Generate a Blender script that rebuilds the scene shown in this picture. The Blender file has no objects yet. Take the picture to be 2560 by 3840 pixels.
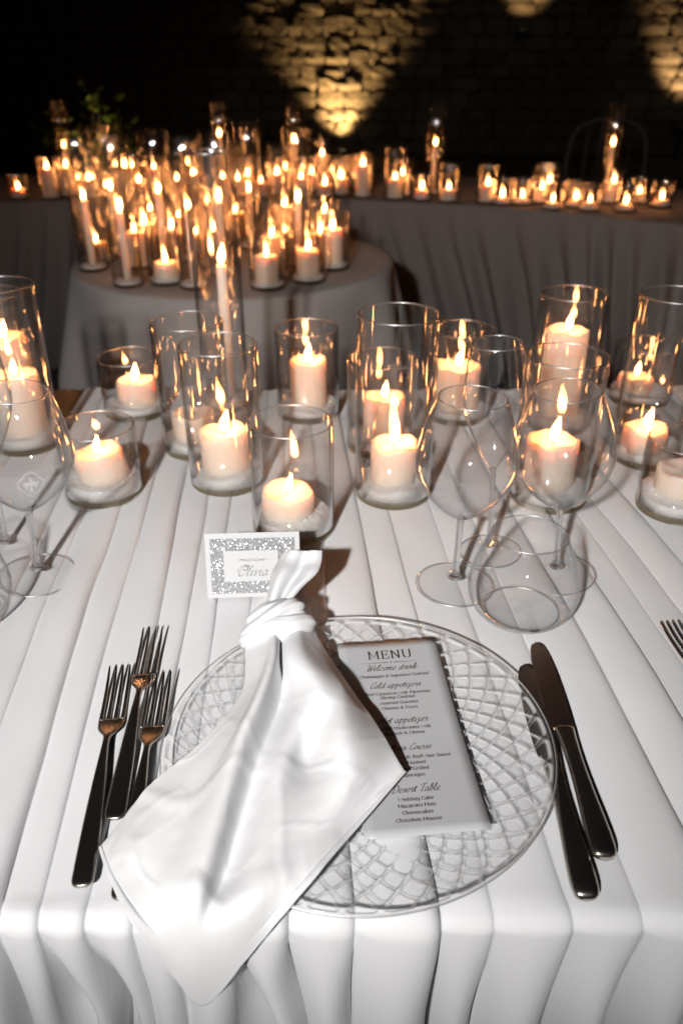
import bpy, bmesh, math, random
from mathutils import Vector, Matrix, noise
random.seed(7)
SC = bpy.context.scene
COL = SC.collection
PI = math.pi

# ------------------------------------------------------------------ camera
cam_d = bpy.data.cameras.new('camera')
cam = bpy.data.objects.new('camera', cam_d)
COL.objects.link(cam)
cam.location = (0, 0, 1.272)
cam.rotation_euler = (math.radians(90 - 29.7), 0, 0)
cam_d.sensor_fit = 'HORIZONTAL'
cam_d.sensor_width = 24.0
cam_d.lens = 28.0
cam_d.clip_start = 0.02
cam_d.clip_end = 400
cam_d.dof.use_dof = True
cam_d.dof.focus_distance = 0.72
cam_d.dof.aperture_fstop = 5.2
SC.camera = cam

# ------------------------------------------------------------------ night sky
world = bpy.data.worlds.new('World')
SC.world = world
world.use_nodes = True
wn = world.node_tree
sky = wn.nodes.new('ShaderNodeTexSky')
sky.sky_type = 'NISHITA'
sky.sun_disc = False
sky.sun_elevation = math.radians(-3.5)
sky.sun_rotation = math.radians(200)
bg = wn.nodes['Background']
wn.links.new(sky.outputs[0], bg.inputs[0])
bg.inputs[1].default_value = 0.08

# ------------------------------------------------------------------ the photographer's flash, held left of the lens
fl = bpy.data.lights.new('camera_flash', 'SPOT')
fl.energy = 162.0
fl.color = (1.0, 0.985, 0.97)
fl.shadow_soft_size = 0.03
fl.spot_size = math.radians(68)
fl.spot_blend = 1.0
flash = bpy.data.objects.new('camera_flash', fl)
COL.objects.link(flash)
flash.location = (-0.35, -0.60, 1.62)
flash.rotation_euler = (Vector((0.10, 1.60, 0.80)) - Vector(flash.location)).to_track_quat('-Z', 'Y').to_euler()

SC.view_settings.view_transform = 'Standard'
SC.view_settings.look = 'None'
SC.view_settings.exposure = 0.0
SC.view_settings.gamma = 1.0
SC.render.engine = 'CYCLES'
cy = SC.cycles
cy.max_bounces = 16
cy.diffuse_bounces = 3
cy.glossy_bounces = 6
cy.transmission_bounces = 10
cy.transparent_max_bounces = 64
cy.caustics_reflective = False
cy.caustics_refractive = True
cy.blur_glossy = 0.2
cy.sample_clamp_indirect = 6.0
cy.use_denoising = True
cy.use_light_tree = True

# ------------------------------------------------------------------ helpers
def tag(o, label=None, cat=None, group=None, kind=None):
    for k, v in (('label', label), ('category', cat), ('group', group), ('kind', kind)):
        if v: o[k] = v
    return o

def empty(name, loc=(0, 0, 0), label=None, cat=None, group=None, rot=(0, 0, 0)):
    o = bpy.data.objects.new(name, None)
    o.empty_display_size = 0.02
    COL.objects.link(o)
    o.location = loc
    o.rotation_euler = rot
    return tag(o, label, cat, group)

def add(name, me, m=None, parent=None, loc=None, rot=None):
    o = bpy.data.objects.new(name, me)
    COL.objects.link(o)
    if m is not None and len(me.materials) == 0: me.materials.append(m)
    if parent: o.parent = parent
    if loc is not None: o.location = loc
    if rot is not None: o.rotation_euler = rot
    return o

def mesh(name, v, f, m=None, smooth=True):
    me = bpy.data.meshes.new(name)
    me.from_pydata([tuple(p) for p in v], [], f)
    me.update()
    if smooth: me.polygons.foreach_set('use_smooth', [True] * len(me.polygons))
    if m: me.materials.append(m)
    return me

def lathe_data(prof, n=48, closed=False, warp=None):
    v, f = [], []
    k = len(prof)
    ring = []
    for (r, z) in prof:
        if r < 1e-6:
            ring.append([len(v)] * n); v.append((0, 0, z))
        else:
            ring.append(list(range(len(v), len(v) + n)))
            for i in range(n):
                a = 2 * PI * i / n
                p = (r * math.cos(a), r * math.sin(a), z)
                v.append(warp(p, a) if warp else p)
    for j in range(k if closed else k - 1):
        A, B = ring[j], ring[(j + 1) % k]
        for i in range(n):
            i2 = (i + 1) % n
            q = [A[i], A[i2], B[i2], B[i]]
            q2 = []
            for t in q:
                if t not in q2: q2.append(t)
            if len(q2) > 2: f.append(q2)
    return v, f

def lathe(name, prof, n=48, m=None, closed=False, warp=None):
    v, f = lathe_data(prof, n, closed, warp)
    return mesh(name, v, f, m)

def crom(P, n, closed=False):
    """Catmull-Rom through tuples, n steps per span."""
    out = []
    k = len(P)
    g = lambda i: P[i % k] if closed else P[max(0, min(k - 1, i))]
    spans = k if closed else k - 1
    for s in range(spans):
        a, b, c, d = g(s - 1), g(s), g(s + 1), g(s + 2)
        for j in range(n):
            t = j / n
            t2, t3 = t * t, t * t * t
            out.append(tuple(.5 * (2 * b[q] + (c[q] - a[q]) * t + (2 * a[q] - 5 * b[q] + 4 * c[q] - d[q]) * t2 + (3 * b[q] - a[q] - 3 * c[q] + d[q]) * t3) for q in range(len(b))))
    if not closed: out.append(tuple(P[-1]))
    return out

def grid_faces(nu, nv, off=0, wrap_u=False):
    f = []
    for j in range(nv - 1):
        for i in range(nu if wrap_u else nu - 1):
            i2 = (i + 1) % nu
            f.append((off + j * nu + i, off + j * nu + i2, off + (j + 1) * nu + i2, off + (j + 1) * nu + i))
    return f

def box_data(x0, x1, y0, y1, z0, z1):
    v = [(x0, y0, z0), (x1, y0, z0), (x1, y1, z0), (x0, y1, z0), (x0, y0, z1), (x1, y0, z1), (x1, y1, z1), (x0, y1, z1)]
    f = [(0, 3, 2, 1), (4, 5, 6, 7), (0, 1, 5, 4), (1, 2, 6, 5), (2, 3, 7, 6), (3, 0, 4, 7)]
    return v, f

def nz(x, y, z=0.0): return noise.noise(Vector((x, y, z)))

# ------------------------------------------------------------------ materials
def new_mat(name):
    m = bpy.data.materials.new(name)
    m.use_nodes = True
    nt = m.node_tree
    return m, nt, nt.nodes['Principled BSDF'], nt.nodes['Material Output']

def principled(name, col, rough=.6, metal=0.0, **kw):
    m, nt, p, o = new_mat(name)
    p.inputs['Base Color'].default_value = (*col, 1)
    p.inputs['Roughness'].default_value = rough
    p.inputs['Metallic'].default_value = metal
    for k, v in kw.items(): p.inputs[k.replace('_', ' ')].default_value = v
    return m

def add_bump(m, tex, scale, strength, dist, coord='Object', detail=3, mapping=None):
    nt = m.node_tree
    p = nt.nodes['Principled BSDF']
    tc = nt.nodes.new('ShaderNodeTexCoord')
    if tex == 'noise':
        t = nt.nodes.new('ShaderNodeTexNoise'); t.inputs['Scale'].default_value = scale; t.inputs['Detail'].default_value = detail; out = t.outputs['Fac']
    elif tex == 'wave':
        t = nt.nodes.new('ShaderNodeTexWave'); t.inputs['Scale'].default_value = scale; t.inputs['Distortion'].default_value = .6; t.inputs['Detail'].default_value = 1; out = t.outputs['Fac']
    else:
        t = nt.nodes.new('ShaderNodeTexVoronoi'); t.inputs['Scale'].default_value = scale; out = t.outputs['Distance']
    src = tc.outputs[coord]
    if mapping:
        mp = nt.nodes.new('ShaderNodeMapping'); mp.inputs['Rotation'].default_value = mapping
        nt.links.new(src, mp.inputs[0]); src = mp.outputs[0]
    nt.links.new(src, t.inputs['Vector'])
    b = nt.nodes.new('ShaderNodeBump')
    b.inputs['Strength'].default_value = strength
    b.inputs['Distance'].default_value = dist
    nt.links.new(out, b.inputs['Height'])
    if p.inputs['Normal'].links:
        nt.links.new(p.inputs['Normal'].links[0].from_socket, b.inputs['Normal'])
    nt.links.new(b.outputs[0], p.inputs['Normal'])

def facing_schlick(nt, f0, fpow=5.0):
    lw = nt.nodes.new('ShaderNodeLayerWeight'); lw.inputs['Blend'].default_value = .5
    pw = nt.nodes.new('ShaderNodeMath'); pw.operation = 'POWER'; pw.inputs[1].default_value = fpow
    nt.links.new(lw.outputs['Facing'], pw.inputs[0])
    mr = nt.nodes.new('ShaderNodeMapRange')
    mr.inputs['To Min'].default_value = f0; mr.inputs['To Max'].default_value = 1.0
    nt.links.new(pw.outputs[0], mr.inputs[0])
    return lw, mr.outputs[0]

def glass_wall_mat(name, tint, edge, f0=.045, rough=0.025, power=3.5, fpow=5.0, tilt=0.0):
    """blown glass wall: mostly let through, mirror by Fresnel, tinted where the path in the glass is long"""
    m, nt, p, o = new_mat(name)
    nt.nodes.remove(p)
    lw, F = facing_schlick(nt, f0, fpow)
    e = nt.nodes.new('ShaderNodeMath'); e.operation = 'POWER'; e.inputs[1].default_value = power
    nt.links.new(lw.outputs['Facing'], e.inputs[0])
    mx = nt.nodes.new('ShaderNodeMix'); mx.data_type = 'RGBA'
    mx.inputs[6].default_value = (*tint, 1); mx.inputs[7].default_value = (*edge, 1)
    fac = e.outputs[0]
    if tilt:      # sloped rib faces tinted darker, refraction shade painted into the colour
        ge = nt.nodes.new('ShaderNodeNewGeometry'); sx = nt.nodes.new('ShaderNodeSeparateXYZ')
        nt.links.new(ge.outputs['Normal'], sx.inputs[0])
        ab = nt.nodes.new('ShaderNodeMath'); ab.operation = 'ABSOLUTE'; nt.links.new(sx.outputs['Z'], ab.inputs[0])
        ml = nt.nodes.new('ShaderNodeMath'); ml.operation = 'MULTIPLY_ADD'; ml.inputs[1].default_value = -tilt; ml.inputs[2].default_value = tilt - .03; ml.use_clamp = True
        nt.links.new(ab.outputs[0], ml.inputs[0])
        mxm = nt.nodes.new('ShaderNodeMath'); mxm.operation = 'MAXIMUM'
        nt.links.new(fac, mxm.inputs[0]); nt.links.new(ml.outputs[0], mxm.inputs[1])
        fac = mxm.outputs[0]
    nt.links.new(fac, mx.inputs[0])
    tr = nt.nodes.new('ShaderNodeBsdfTransparent')
    nt.links.new(mx.outputs[2], tr.inputs[0])
    gl = nt.nodes.new('ShaderNodeBsdfGlossy'); gl.inputs['Roughness'].default_value = rough
    ms = nt.nodes.new('ShaderNodeMixShader')
    nt.links.new(F, ms.inputs[0]); nt.links.new(tr.outputs[0], ms.inputs[1]); nt.links.new(gl.outputs[0], ms.inputs[2])
    out = ms.outputs[0]
    if tilt:      # facet glints painted as white mixed into the sloped rib faces
        df = nt.nodes.new('ShaderNodeBsdfDiffuse'); df.inputs[0].default_value = (.92, .92, .92, 1)
        m2 = nt.nodes.new('ShaderNodeMixShader')
        sc_ = nt.nodes.new('ShaderNodeMath'); sc_.operation = 'MULTIPLY'; sc_.inputs[1].default_value = .62
        nt.links.new(ml.outputs[0], sc_.inputs[0]); nt.links.new(sc_.outputs[0], m2.inputs[0])
        nt.links.new(out, m2.inputs[1]); nt.links.new(df.outputs[0], m2.inputs[2])
        out = m2.outputs[0]
    nt.links.new(out, o.inputs[0])
    return m

def glass_solid_mat(name, tint, through, ior=1.45):
    m, nt, p, o = new_mat(name)
    nt.nodes.remove(p)
    g = nt.nodes.new('ShaderNodeBsdfGlass'); g.inputs['IOR'].default_value = ior; g.inputs['Roughness'].default_value = 0.0
    g.inputs['Color'].default_value = (*tint, 1)
    tr = nt.nodes.new('ShaderNodeBsdfTransparent'); tr.inputs[0].default_value = (*tint, 1)
    ms = nt.nodes.new('ShaderNodeMixShader'); ms.inputs[0].default_value = through
    nt.links.new(g.outputs[0], ms.inputs[1]); nt.links.new(tr.outputs[0], ms.inputs[2])
    nt.links.new(ms.outputs[0], o.inputs[0])
    return m

M = {}
M['cloth'] = principled('tablecloth_fabric', (.76, .76, .767), .85, Sheen_Weight=.1)
add_bump(M['cloth'], 'wave', 150, .10, .0005, mapping=(0, 0, math.radians(5)))
add_bump(M['cloth'], 'noise', 900, .12, .0004)
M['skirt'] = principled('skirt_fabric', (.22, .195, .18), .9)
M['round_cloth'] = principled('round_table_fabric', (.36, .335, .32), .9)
M['napkin'] = principled('napkin_fabric', (.725, .725, .73), .9)
add_bump(M['napkin'], 'wave', 210, .09, .0005, mapping=(0, 0, math.radians(38)))
add_bump(M['napkin'], 'noise', 60, .08, .002)
M['holder'] = glass_wall_mat('holder_glass', (.998, .996, .992), (.40, .33, .26), .075, .02, 5.0, 4.2)
M['wine'] = glass_wall_mat('crystal_glass', (1, 1, 1), (.50, .50, .52), .04, .03, 6.0, 4.4)
M['solid'] = glass_wall_mat('solid_crystal', (1, 1, 1), (.25, .25, .27), .02, .03, 8.0, 5.0)
M['stem'] = glass_solid_mat('stem_crystal', (.97, .97, .975), .30)
M['base'] = glass_solid_mat('thick_base_glass', (.90, .87, .80), .72)
M['plate'] = glass_wall_mat('pressed_plate_glass', (1, 1, 1), (.55, .55, .55), .022, .10, 7.0, 5.0, 3.0)
def rim_mat():
    m, nt, p, o = new_mat('polished_rim')
    nt.nodes.remove(p)
    tr = nt.nodes.new('ShaderNodeBsdfTransparent'); tr.inputs[0].default_value = (.97, .97, .97, 1)
    gl = nt.nodes.new('ShaderNodeBsdfGlossy'); gl.inputs['Roughness'].default_value = .38; gl.inputs[0].default_value = (.9, .9, .9, 1)
    ms = nt.nodes.new('ShaderNodeMixShader'); ms.inputs[0].default_value = .26
    nt.links.new(tr.outputs[0], ms.inputs[1]); nt.links.new(gl.outputs[0], ms.inputs[2]); nt.links.new(ms.outputs[0], o.inputs[0])
    return m
M['rim'] = rim_mat()
def torus(name, R, r, z, n=72, k=8):
    return lathe(name, [(R + r * math.cos(2 * PI * i / k), z + r * math.sin(2 * PI * i / k)) for i in range(k)], n, M['rim'], closed=True)
M['etch'] = principled('etched_frost', (.75, .75, .76), .7, Alpha=.28)
M['ink_etch'] = principled('etched_print', (.35, .35, .35), .7, Alpha=.5)

M['wax'] = principled('candle_wax', (.92, .74, .60), .45, Subsurface_Weight=1.0, Subsurface_Scale=.030)
M['wax'].node_tree.nodes['Principled BSDF'].inputs['Subsurface Radius'].default_value = (1.0, .48, .22)
add_bump(M['wax'], 'noise', 35, .12, .003)
M['wax_far'] = principled('candle_wax_plain', (.92, .72, .56), .5, Subsurface_Weight=1.0, Subsurface_Scale=.030)
M['wax_far'].node_tree.nodes['Principled BSDF'].inputs['Subsurface Radius'].default_value = (1.0, .45, .2)
for k in ('wax', 'wax_far'): M[k].node_tree.nodes['Principled BSDF'].subsurface_method = 'BURLEY'
M['wick'] = principled('burnt_wick', (.02, .018, .015), .9)
M['salt'] = principled('coarse_salt', (.90, .89, .88), .55, Subsurface_Weight=.15, Subsurface_Scale=.004)
add_bump(M['salt'], 'voronoi', 420, .8, .0014)
M['salt_far'] = principled('salt_plain', (.84, .82, .80), .6)

def flame_mat():
    m, nt, p, o = new_mat('flame_light')
    nt.nodes.remove(p)
    tc = nt.nodes.new('ShaderNodeTexCoord'); sp = nt.nodes.new('ShaderNodeSeparateXYZ')
    nt.links.new(tc.outputs['Object'], sp.inputs[0])
    mr = nt.nodes.new('ShaderNodeMapRange'); mr.inputs['From Max'].default_value = .030
    nt.links.new(sp.outputs['Z'], mr.inputs[0])
    cr = nt.nodes.new('ShaderNodeValToRGB')
    el = cr.color_ramp.elements
    el[0].position = 0; el[0].color = (1, .30, .08, 1)
    el[1].position = 1; el[1].color = (1, .32, .08, 1)
    for pos, c in ((.16, (1, .37, .11, 1)), (.55, (1, .40, .13, 1)), (.8, (1, .34, .09, 1))):
        e = el.new(pos); e.color = c
    nt.links.new(mr.outputs[0], cr.inputs[0])
    st = nt.nodes.new('ShaderNodeValToRGB')
    s = st.color_ramp.elements
    s[0].position = 0; s[0].color = (.12,) * 3 + (1,)
    s[1].position = 1; s[1].color = (.25,) * 3 + (1,)
    for pos, c in ((.2, .8), (.5, 1.0), (.8, .7)):
        e = s.new(pos); e.color = (c, c, c, 1)
    nt.links.new(mr.outputs[0], st.inputs[0])
    mu = nt.nodes.new('ShaderNodeMath'); mu.operation = 'MULTIPLY'; mu.inputs[1].default_value = 140.0
    nt.links.new(st.outputs[0], mu.inputs[0])
    e = nt.nodes.new('ShaderNodeEmission')
    nt.links.new(cr.outputs[0], e.inputs[0]); nt.links.new(mu.outputs[0], e.inputs[1])
    nt.links.new(e.outputs[0], o.inputs[0])
    return m
M['flame'] = flame_mat()
def halo_mat():  # shell around the flame that paints in a soft orange halo
    m, nt, p, o = new_mat('flame_halo_glow')
    nt.nodes.remove(p)
    lw = nt.nodes.new('ShaderNodeLayerWeight'); lw.inputs['Blend'].default_value = .5
    iv = nt.nodes.new('ShaderNodeMath'); iv.operation = 'SUBTRACT'; iv.inputs[0].default_value = 1.0
    nt.links.new(lw.outputs['Facing'], iv.inputs[1])
    pw = nt.nodes.new('ShaderNodeMath'); pw.operation = 'POWER'; pw.inputs[1].default_value = 1.6
    nt.links.new(iv.outputs[0], pw.inputs[0])
    mu = nt.nodes.new('ShaderNodeMath'); mu.operation = 'MULTIPLY'; mu.inputs[1].default_value = .55
    nt.links.new(pw.outputs[0], mu.inputs[0])
    e = nt.nodes.new('ShaderNodeEmission'); e.inputs[0].default_value = (1, .36, .10, 1)
    nt.links.new(mu.outputs[0], e.inputs[1])
    tr = nt.nodes.new('ShaderNodeBsdfTransparent')
    ad = nt.nodes.new('ShaderNodeAddShader')
    nt.links.new(e.outputs[0], ad.inputs[0]); nt.links.new(tr.outputs[0], ad.inputs[1])
    nt.links.new(ad.outputs[0], o.inputs[0])
    m.cycles.emission_sampling = 'NONE'
    return m
M['halo'] = halo_mat()

M['steel'] = principled('polished_steel', (.60, .54, .48), .27, 1.0)
add_bump(M['steel'], 'noise', 900, .03, .0002)
M['paper'] = principled('card_stock', (.55, .55, .55), .7)
M['menu'] = principled('pearl_menu_paper', (.46, .465, .475), .5, Metallic=0.0)
add_bump(M['menu'], 'noise', 1500, .05, .0002)
M['ink'] = principled('brown_ink', (.045, .03, .022), .6)
M['ink_grey'] = principled('grey_ink', (.06, .06, .062), .6)

def glitter_mat():
    m, nt, p, o = new_mat('silver_glitter')
    tc = nt.nodes.new('ShaderNodeTexCoord')
    v = nt.nodes.new('ShaderNodeTexVoronoi'); v.inputs['Scale'].default_value = 1500
    nt.links.new(tc.outputs['Object'], v.inputs['Vector'])
    ge = nt.nodes.new('ShaderNodeNewGeometry')
    sub = nt.nodes.new('ShaderNodeVectorMath'); sub.operation = 'SUBTRACT'; sub.inputs[1].default_value = (.5, .5, .5)
    nt.links.new(v.outputs['Color'], sub.inputs[0])
    sc = nt.nodes.new('ShaderNodeVectorMath'); sc.operation = 'SCALE'; sc.inputs['Scale'].default_value = 1.5
    nt.links.new(sub.outputs[0], sc.inputs[0])
    ad = nt.nodes.new('ShaderNodeVectorMath'); ad.operation = 'ADD'
    nt.links.new(ge.outputs['Normal'], ad.inputs[0]); nt.links.new(sc.outputs[0], ad.inputs[1])
    no = nt.nodes.new('ShaderNodeVectorMath'); no.operation = 'NORMALIZE'
    nt.links.new(ad.outputs[0], no.inputs[0])
    nt.links.new(no.outputs[0], p.inputs['Normal'])
    p.inputs['Base Color'].default_value = (.62, .62, .63, 1)
    p.inputs['Metallic'].default_value = .55
    p.inputs['Roughness'].default_value = .22
    return m
M['glitter'] = glitter_mat()

def stone_mat(name, a, b):
    m, nt, p, o = new_mat(name)
    tc = nt.nodes.new('ShaderNodeTexCoord'); oi = nt.nodes.new('ShaderNodeObjectInfo')
    n = nt.nodes.new('ShaderNodeTexNoise'); n.inputs['Scale'].default_value = 6; n.inputs['Detail'].default_value = 6
    nt.links.new(tc.outputs['Object'], n.inputs['Vector'])
    ad = nt.nodes.new('ShaderNodeMath'); ad.operation = 'MULTIPLY_ADD'; ad.inputs[1].default_value = .6
    nt.links.new(oi.outputs['Random'], ad.inputs[0]); nt.links.new(n.outputs['Fac'], ad.inputs[2])
    sb = nt.nodes.new('ShaderNodeMath'); sb.operation = 'SUBTRACT'; sb.inputs[1].default_value = .3; sb.use_clamp = True
    nt.links.new(ad.outputs[0], sb.inputs[0])
    mx = nt.nodes.new('ShaderNodeMix'); mx.data_type = 'RGBA'
    mx.inputs[6].default_value = (*a, 1); mx.inputs[7].default_value = (*b, 1)
    nt.links.new(sb.outputs[0], mx.inputs[0]); nt.links.new(mx.outputs[2], p.inputs['Base Color'])
    p.inputs['Roughness'].default_value = .9
    bm_ = nt.nodes.new('ShaderNodeBump'); bm_.inputs['Strength'].default_value = .8; bm_.inputs['Distance'].default_value = .03
    nt.links.new(n.outputs['Fac'], bm_.inputs['Height']); nt.links.new(bm_.outputs[0], p.inputs['Normal'])
    return m
M['stone'] = stone_mat('rubble_stone', (.07, .052, .035), (.22, .17, .115))
M['mortar'] = stone_mat('deep_mortar', (.05, .04, .028), (.09, .07, .05))
M['ground'] = stone_mat('terrace_ground', (.05, .045, .04), (.10, .09, .08))
M['leaf'] = principled('green_leaf', (.12, .16, .012), .5)
M['bark'] = principled('brown_stem', (.10, .07, .04), .9)
M['dark_metal'] = principled('dark_painted_metal', (.02, .02, .02), .5)
M['chair'] = principled('dark_chair_wood', (.018, .014, .012), .7)

def lamp_mat(col, s):
    m, nt, p, o = new_mat('lit_lamp_lens')
    nt.nodes.remove(p)
    e = nt.nodes.new('ShaderNodeEmission'); e.inputs[0].default_value = (*col, 1); e.inputs[1].default_value = s
    nt.links.new(e.outputs[0], o.inputs[0])
    return m
M['lens'] = lamp_mat((1, .8, .5), 6)
M['lens_white'] = lamp_mat((1, .93, .8), 5)

# ------------------------------------------------------------------ the setting: ground, stone wall
v, f = [], []
N = 40
for j in range(N + 1):
    for i in range(N + 1):
        v.append(((i / N - .5) * 160, -60 + j / N * 160, 0))
g = add('ground', mesh('ground', v, grid_faces(N + 1, N + 1), M['ground']))
tag(g, kind='structure')

WY = 13.0
wall = empty('stone_wall', (0, WY, 0), 'rough stone wall lit by golden uplights behind the far tables', 'wall')
v, f = box_data(-14, 14, .05, .6, 0, 6.5)
add('wall_core', mesh('wall_core', v, f, M['mortar'], False), None, wall)
rs = random.Random(3)
stone_meshes = []
for k in range(10):
    bm = bmesh.new()
    bmesh.ops.create_cube(bm, size=1.0)
    bmesh.ops.subdivide_edges(bm, edges=bm.edges[:], cuts=1, use_grid_fill=True)
    for w in bm.verts:
        c = w.co
        q = sum(abs(t) > .4 for t in c)
        s = {3: .82, 2: .93, 1: 1.0}.get(q, 1)
        w.co = Vector((c.x * s, c.y * s, c.z * s)) + Vector((rs.uniform(-.07, .07), rs.uniform(-.10, .10), rs.uniform(-.07, .07)))
    me = bpy.data.meshes.new('stone'); bm.to_mesh(me); bm.free()
    me.materials.append(M['stone'])
    stone_meshes.append(me)
cells = []
z = 0.0
row = 0
while z < 6.3:
    h = rs.uniform(.15, .24)
    x = -13.8 + rs.uniform(-.2, 0)
    while x < 13.8:
        w = rs.uniform(.18, .48)
        cells.append((x + w / 2, z + h / 2, w, h, rs.uniform(.05, .12), rs.choice(range(10))))
        x += w
    z += h
def lit_rank(c):
    x, z = c[0], c[1]
    d = min(abs(x) / 1.0 + max(0, z - 2.4) * 2, abs(x - 4.8) / .8 + max(0, z - 2.4) * 2 + .6, math.hypot(x - 2.5, (z - 1.95)) / .5)
    return d
cells.sort(key=lit_rank)
for c in cells[:300]:
    o = add('stone', stone_meshes[c[5]], None, wall, (c[0], .05, c[1]))
    o.scale = (c[2] * .97, c[4] * 1.5, c[3] * .97)
v, f = [], []
for c in cells[300:]:
    me = stone_meshes[c[5]]
    o_ = len(v)
    for w in me.vertices:
        v.append((w.co.x * c[2] * .97 + c[0], w.co.y * c[4] * 1.5 + .05, w.co.z * c[3] * .97 + c[1]))
    for p_ in me.polygons: f.append([o_ + i for i in p_.vertices])
r_ = add('stonework', mesh('stonework', v, f, M['stone'], False), None, wall)
r_['kind'] = 'stuff'

def spot(name, loc, to, energy, size, blend, col=(1, .66, .28), soft=.06):
    d = bpy.data.lights.new(name, 'SPOT'); d.energy = energy; d.color = col
    d.spot_size = math.radians(size); d.spot_blend = blend; d.shadow_soft_size = soft
    o = bpy.data.objects.new(name, d); COL.objects.link(o)
    o.location = loc
    o.rotation_euler = (Vector(to) - Vector(loc)).to_track_quat('-Z', 'Y').to_euler()
    return o

def uplight(x, y, z, label, lens):
    r = empty('wall_uplight', (x, y, z), label, 'lamp', 'uplights along the stone wall')
    add('lamp_body', lathe('lamp_body', [(0, 0), (.07, 0), (.075, .02), (.075, .10), (.085, .105), (.085, .12), (.07, .12), (.066, .105), (0, .1)], 24, M['dark_metal']), None, r)
    add('lamp_lens', lathe('lamp_lens', [(0, .106), (.03, .112), (.062, .108)], 20, lens), None, r)
    return r
uplight(.0, WY - .42, 0, 'ground uplight at the foot of the brightest patch of stone wall', M['lens'])
spot('uplight_beam', (.0, WY - .26, .13), (-.04, WY - .10, 1.2), 380, 90, .85)
uplight(4.82, WY - .45, .30, 'bright uplight at the right edge below the second lit patch of wall', M['lens_white'])
add('lamp_post', lathe('lamp_post', [(0, .001), (.03, .001), (.03, .30), (0, .3)], 12, M['dark_metal']), None, bpy.data.objects['wall_uplight.001'], (0, 0, -.301))
spot('uplight_beam', (4.86, WY - .45, .46), (4.92, WY - .05, 1.5), 170, 70, .7, (1, .66, .32))
r_ = empty('wall_lamp', (2.45, WY - .30, 1.5), 'small dark lamp bracket under the upper lit patch of stone wall', 'lamp')
v, f = box_data(-.05, .05, -.05, .30, -.04, .02)
add('bracket', mesh('bracket', v, f, M['dark_metal'], False), None, r_)
add('lamp_body', lathe('lamp_body', [(0, .02), (.06, .02), (.06, .12), (.05, .12), (.05, .09), (0, .09)], 20, M['dark_metal']), None, r_)
spot('uplight_beam', (2.45, WY - .55, 1.56), (2.55, WY, 2.25), 34, 62, .5, (1, .66, .3))

# ------------------------------------------------------------------ the near tablecloth, pleated towards the far side
EDGE_Y, FAR_Y, TOP = .347, 1.372, .75
near = [-.335, -.29, -.245, -.213, -.18, -.150, -.12, -.08, -.035, .010, .069, .104, .167, .214, .277, .328, .362, .408, .452]
far_ = [-.43, -.385, -.335, -.297, -.245, -.203, -.17, -.135, -.10, -.06, -.012, .035, .082, .14, .192, .24, .272, .305, .350]
rp = random.Random(11)
while near[0] > -1.75:
    d = rp.uniform(.034, .062); near.insert(0, near[0] - d); far_.insert(0, far_[0] - d * 1.02)
while near[-1] < 1.75:
    d = rp.uniform(.034, .062); near.append(near[-1] + d); far_.append(far_[-1] + d * .98)
nl = len(near)
seed = [rp.uniform(0, 50) for _ in range(nl)]
dropgain = [rp.choice([.45, .7, .9, 1.1, 1.45]) * rp.uniform(.85, 1.15) for _ in range(nl)]
def line_x(i, y):
    t = (y - .35) / 1.0
    return near[i] * (1 - t) + far_[i] * t + .0085 * nz(seed[i], y * 2.2) + .0015 * nz(seed[i] + 9, y * 9)
PROF = [(.0, .06), (.035, .13), (.09, .27), (.17, .45), (.28, .66), (.42, .85), (.56, .96), (.69, 1.0), (.80, .97), (.88, .87), (.94, .68), (.975, .42), (.994, .17)]
pamp = [rp.choice([.35, .6, .8, 1.0, 1.3]) * rp.uniform(.85, 1.15) for _ in range(nl)]
pske = [rp.uniform(-.10, .12) for _ in range(nl)]
rows = []   # (kind, y, z, drop)
for z_ in (0.01, .15, .3, .45, .6, .70): rows.append(('F', FAR_Y + .012, z_, .75 - z_))
for k in range(5):
    a = PI / 2 * k / 5
    rows.append(('T', FAR_Y + .012 * math.cos(a), TOP - .012 + .012 * math.sin(a), 0))
ny = 120
for k in range(ny + 1): rows.append(('T', FAR_Y - (FAR_Y - EDGE_Y - .012) * k / ny, TOP, 0))
for k in range(1, 7):
    a = PI / 2 * k / 7
    rows.append(('N', EDGE_Y + .012 - .016 * math.sin(a), TOP - .016 * (1 - math.cos(a)), .016 * (1 - math.cos(a))))
for k in range(46):
    d = .016 + (k / 45) ** 1.5 * .727
    rows.append(('N', EDGE_Y - .004, TOP - d, d))
v = []
W = len(PROF) * (nl - 1)
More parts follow.
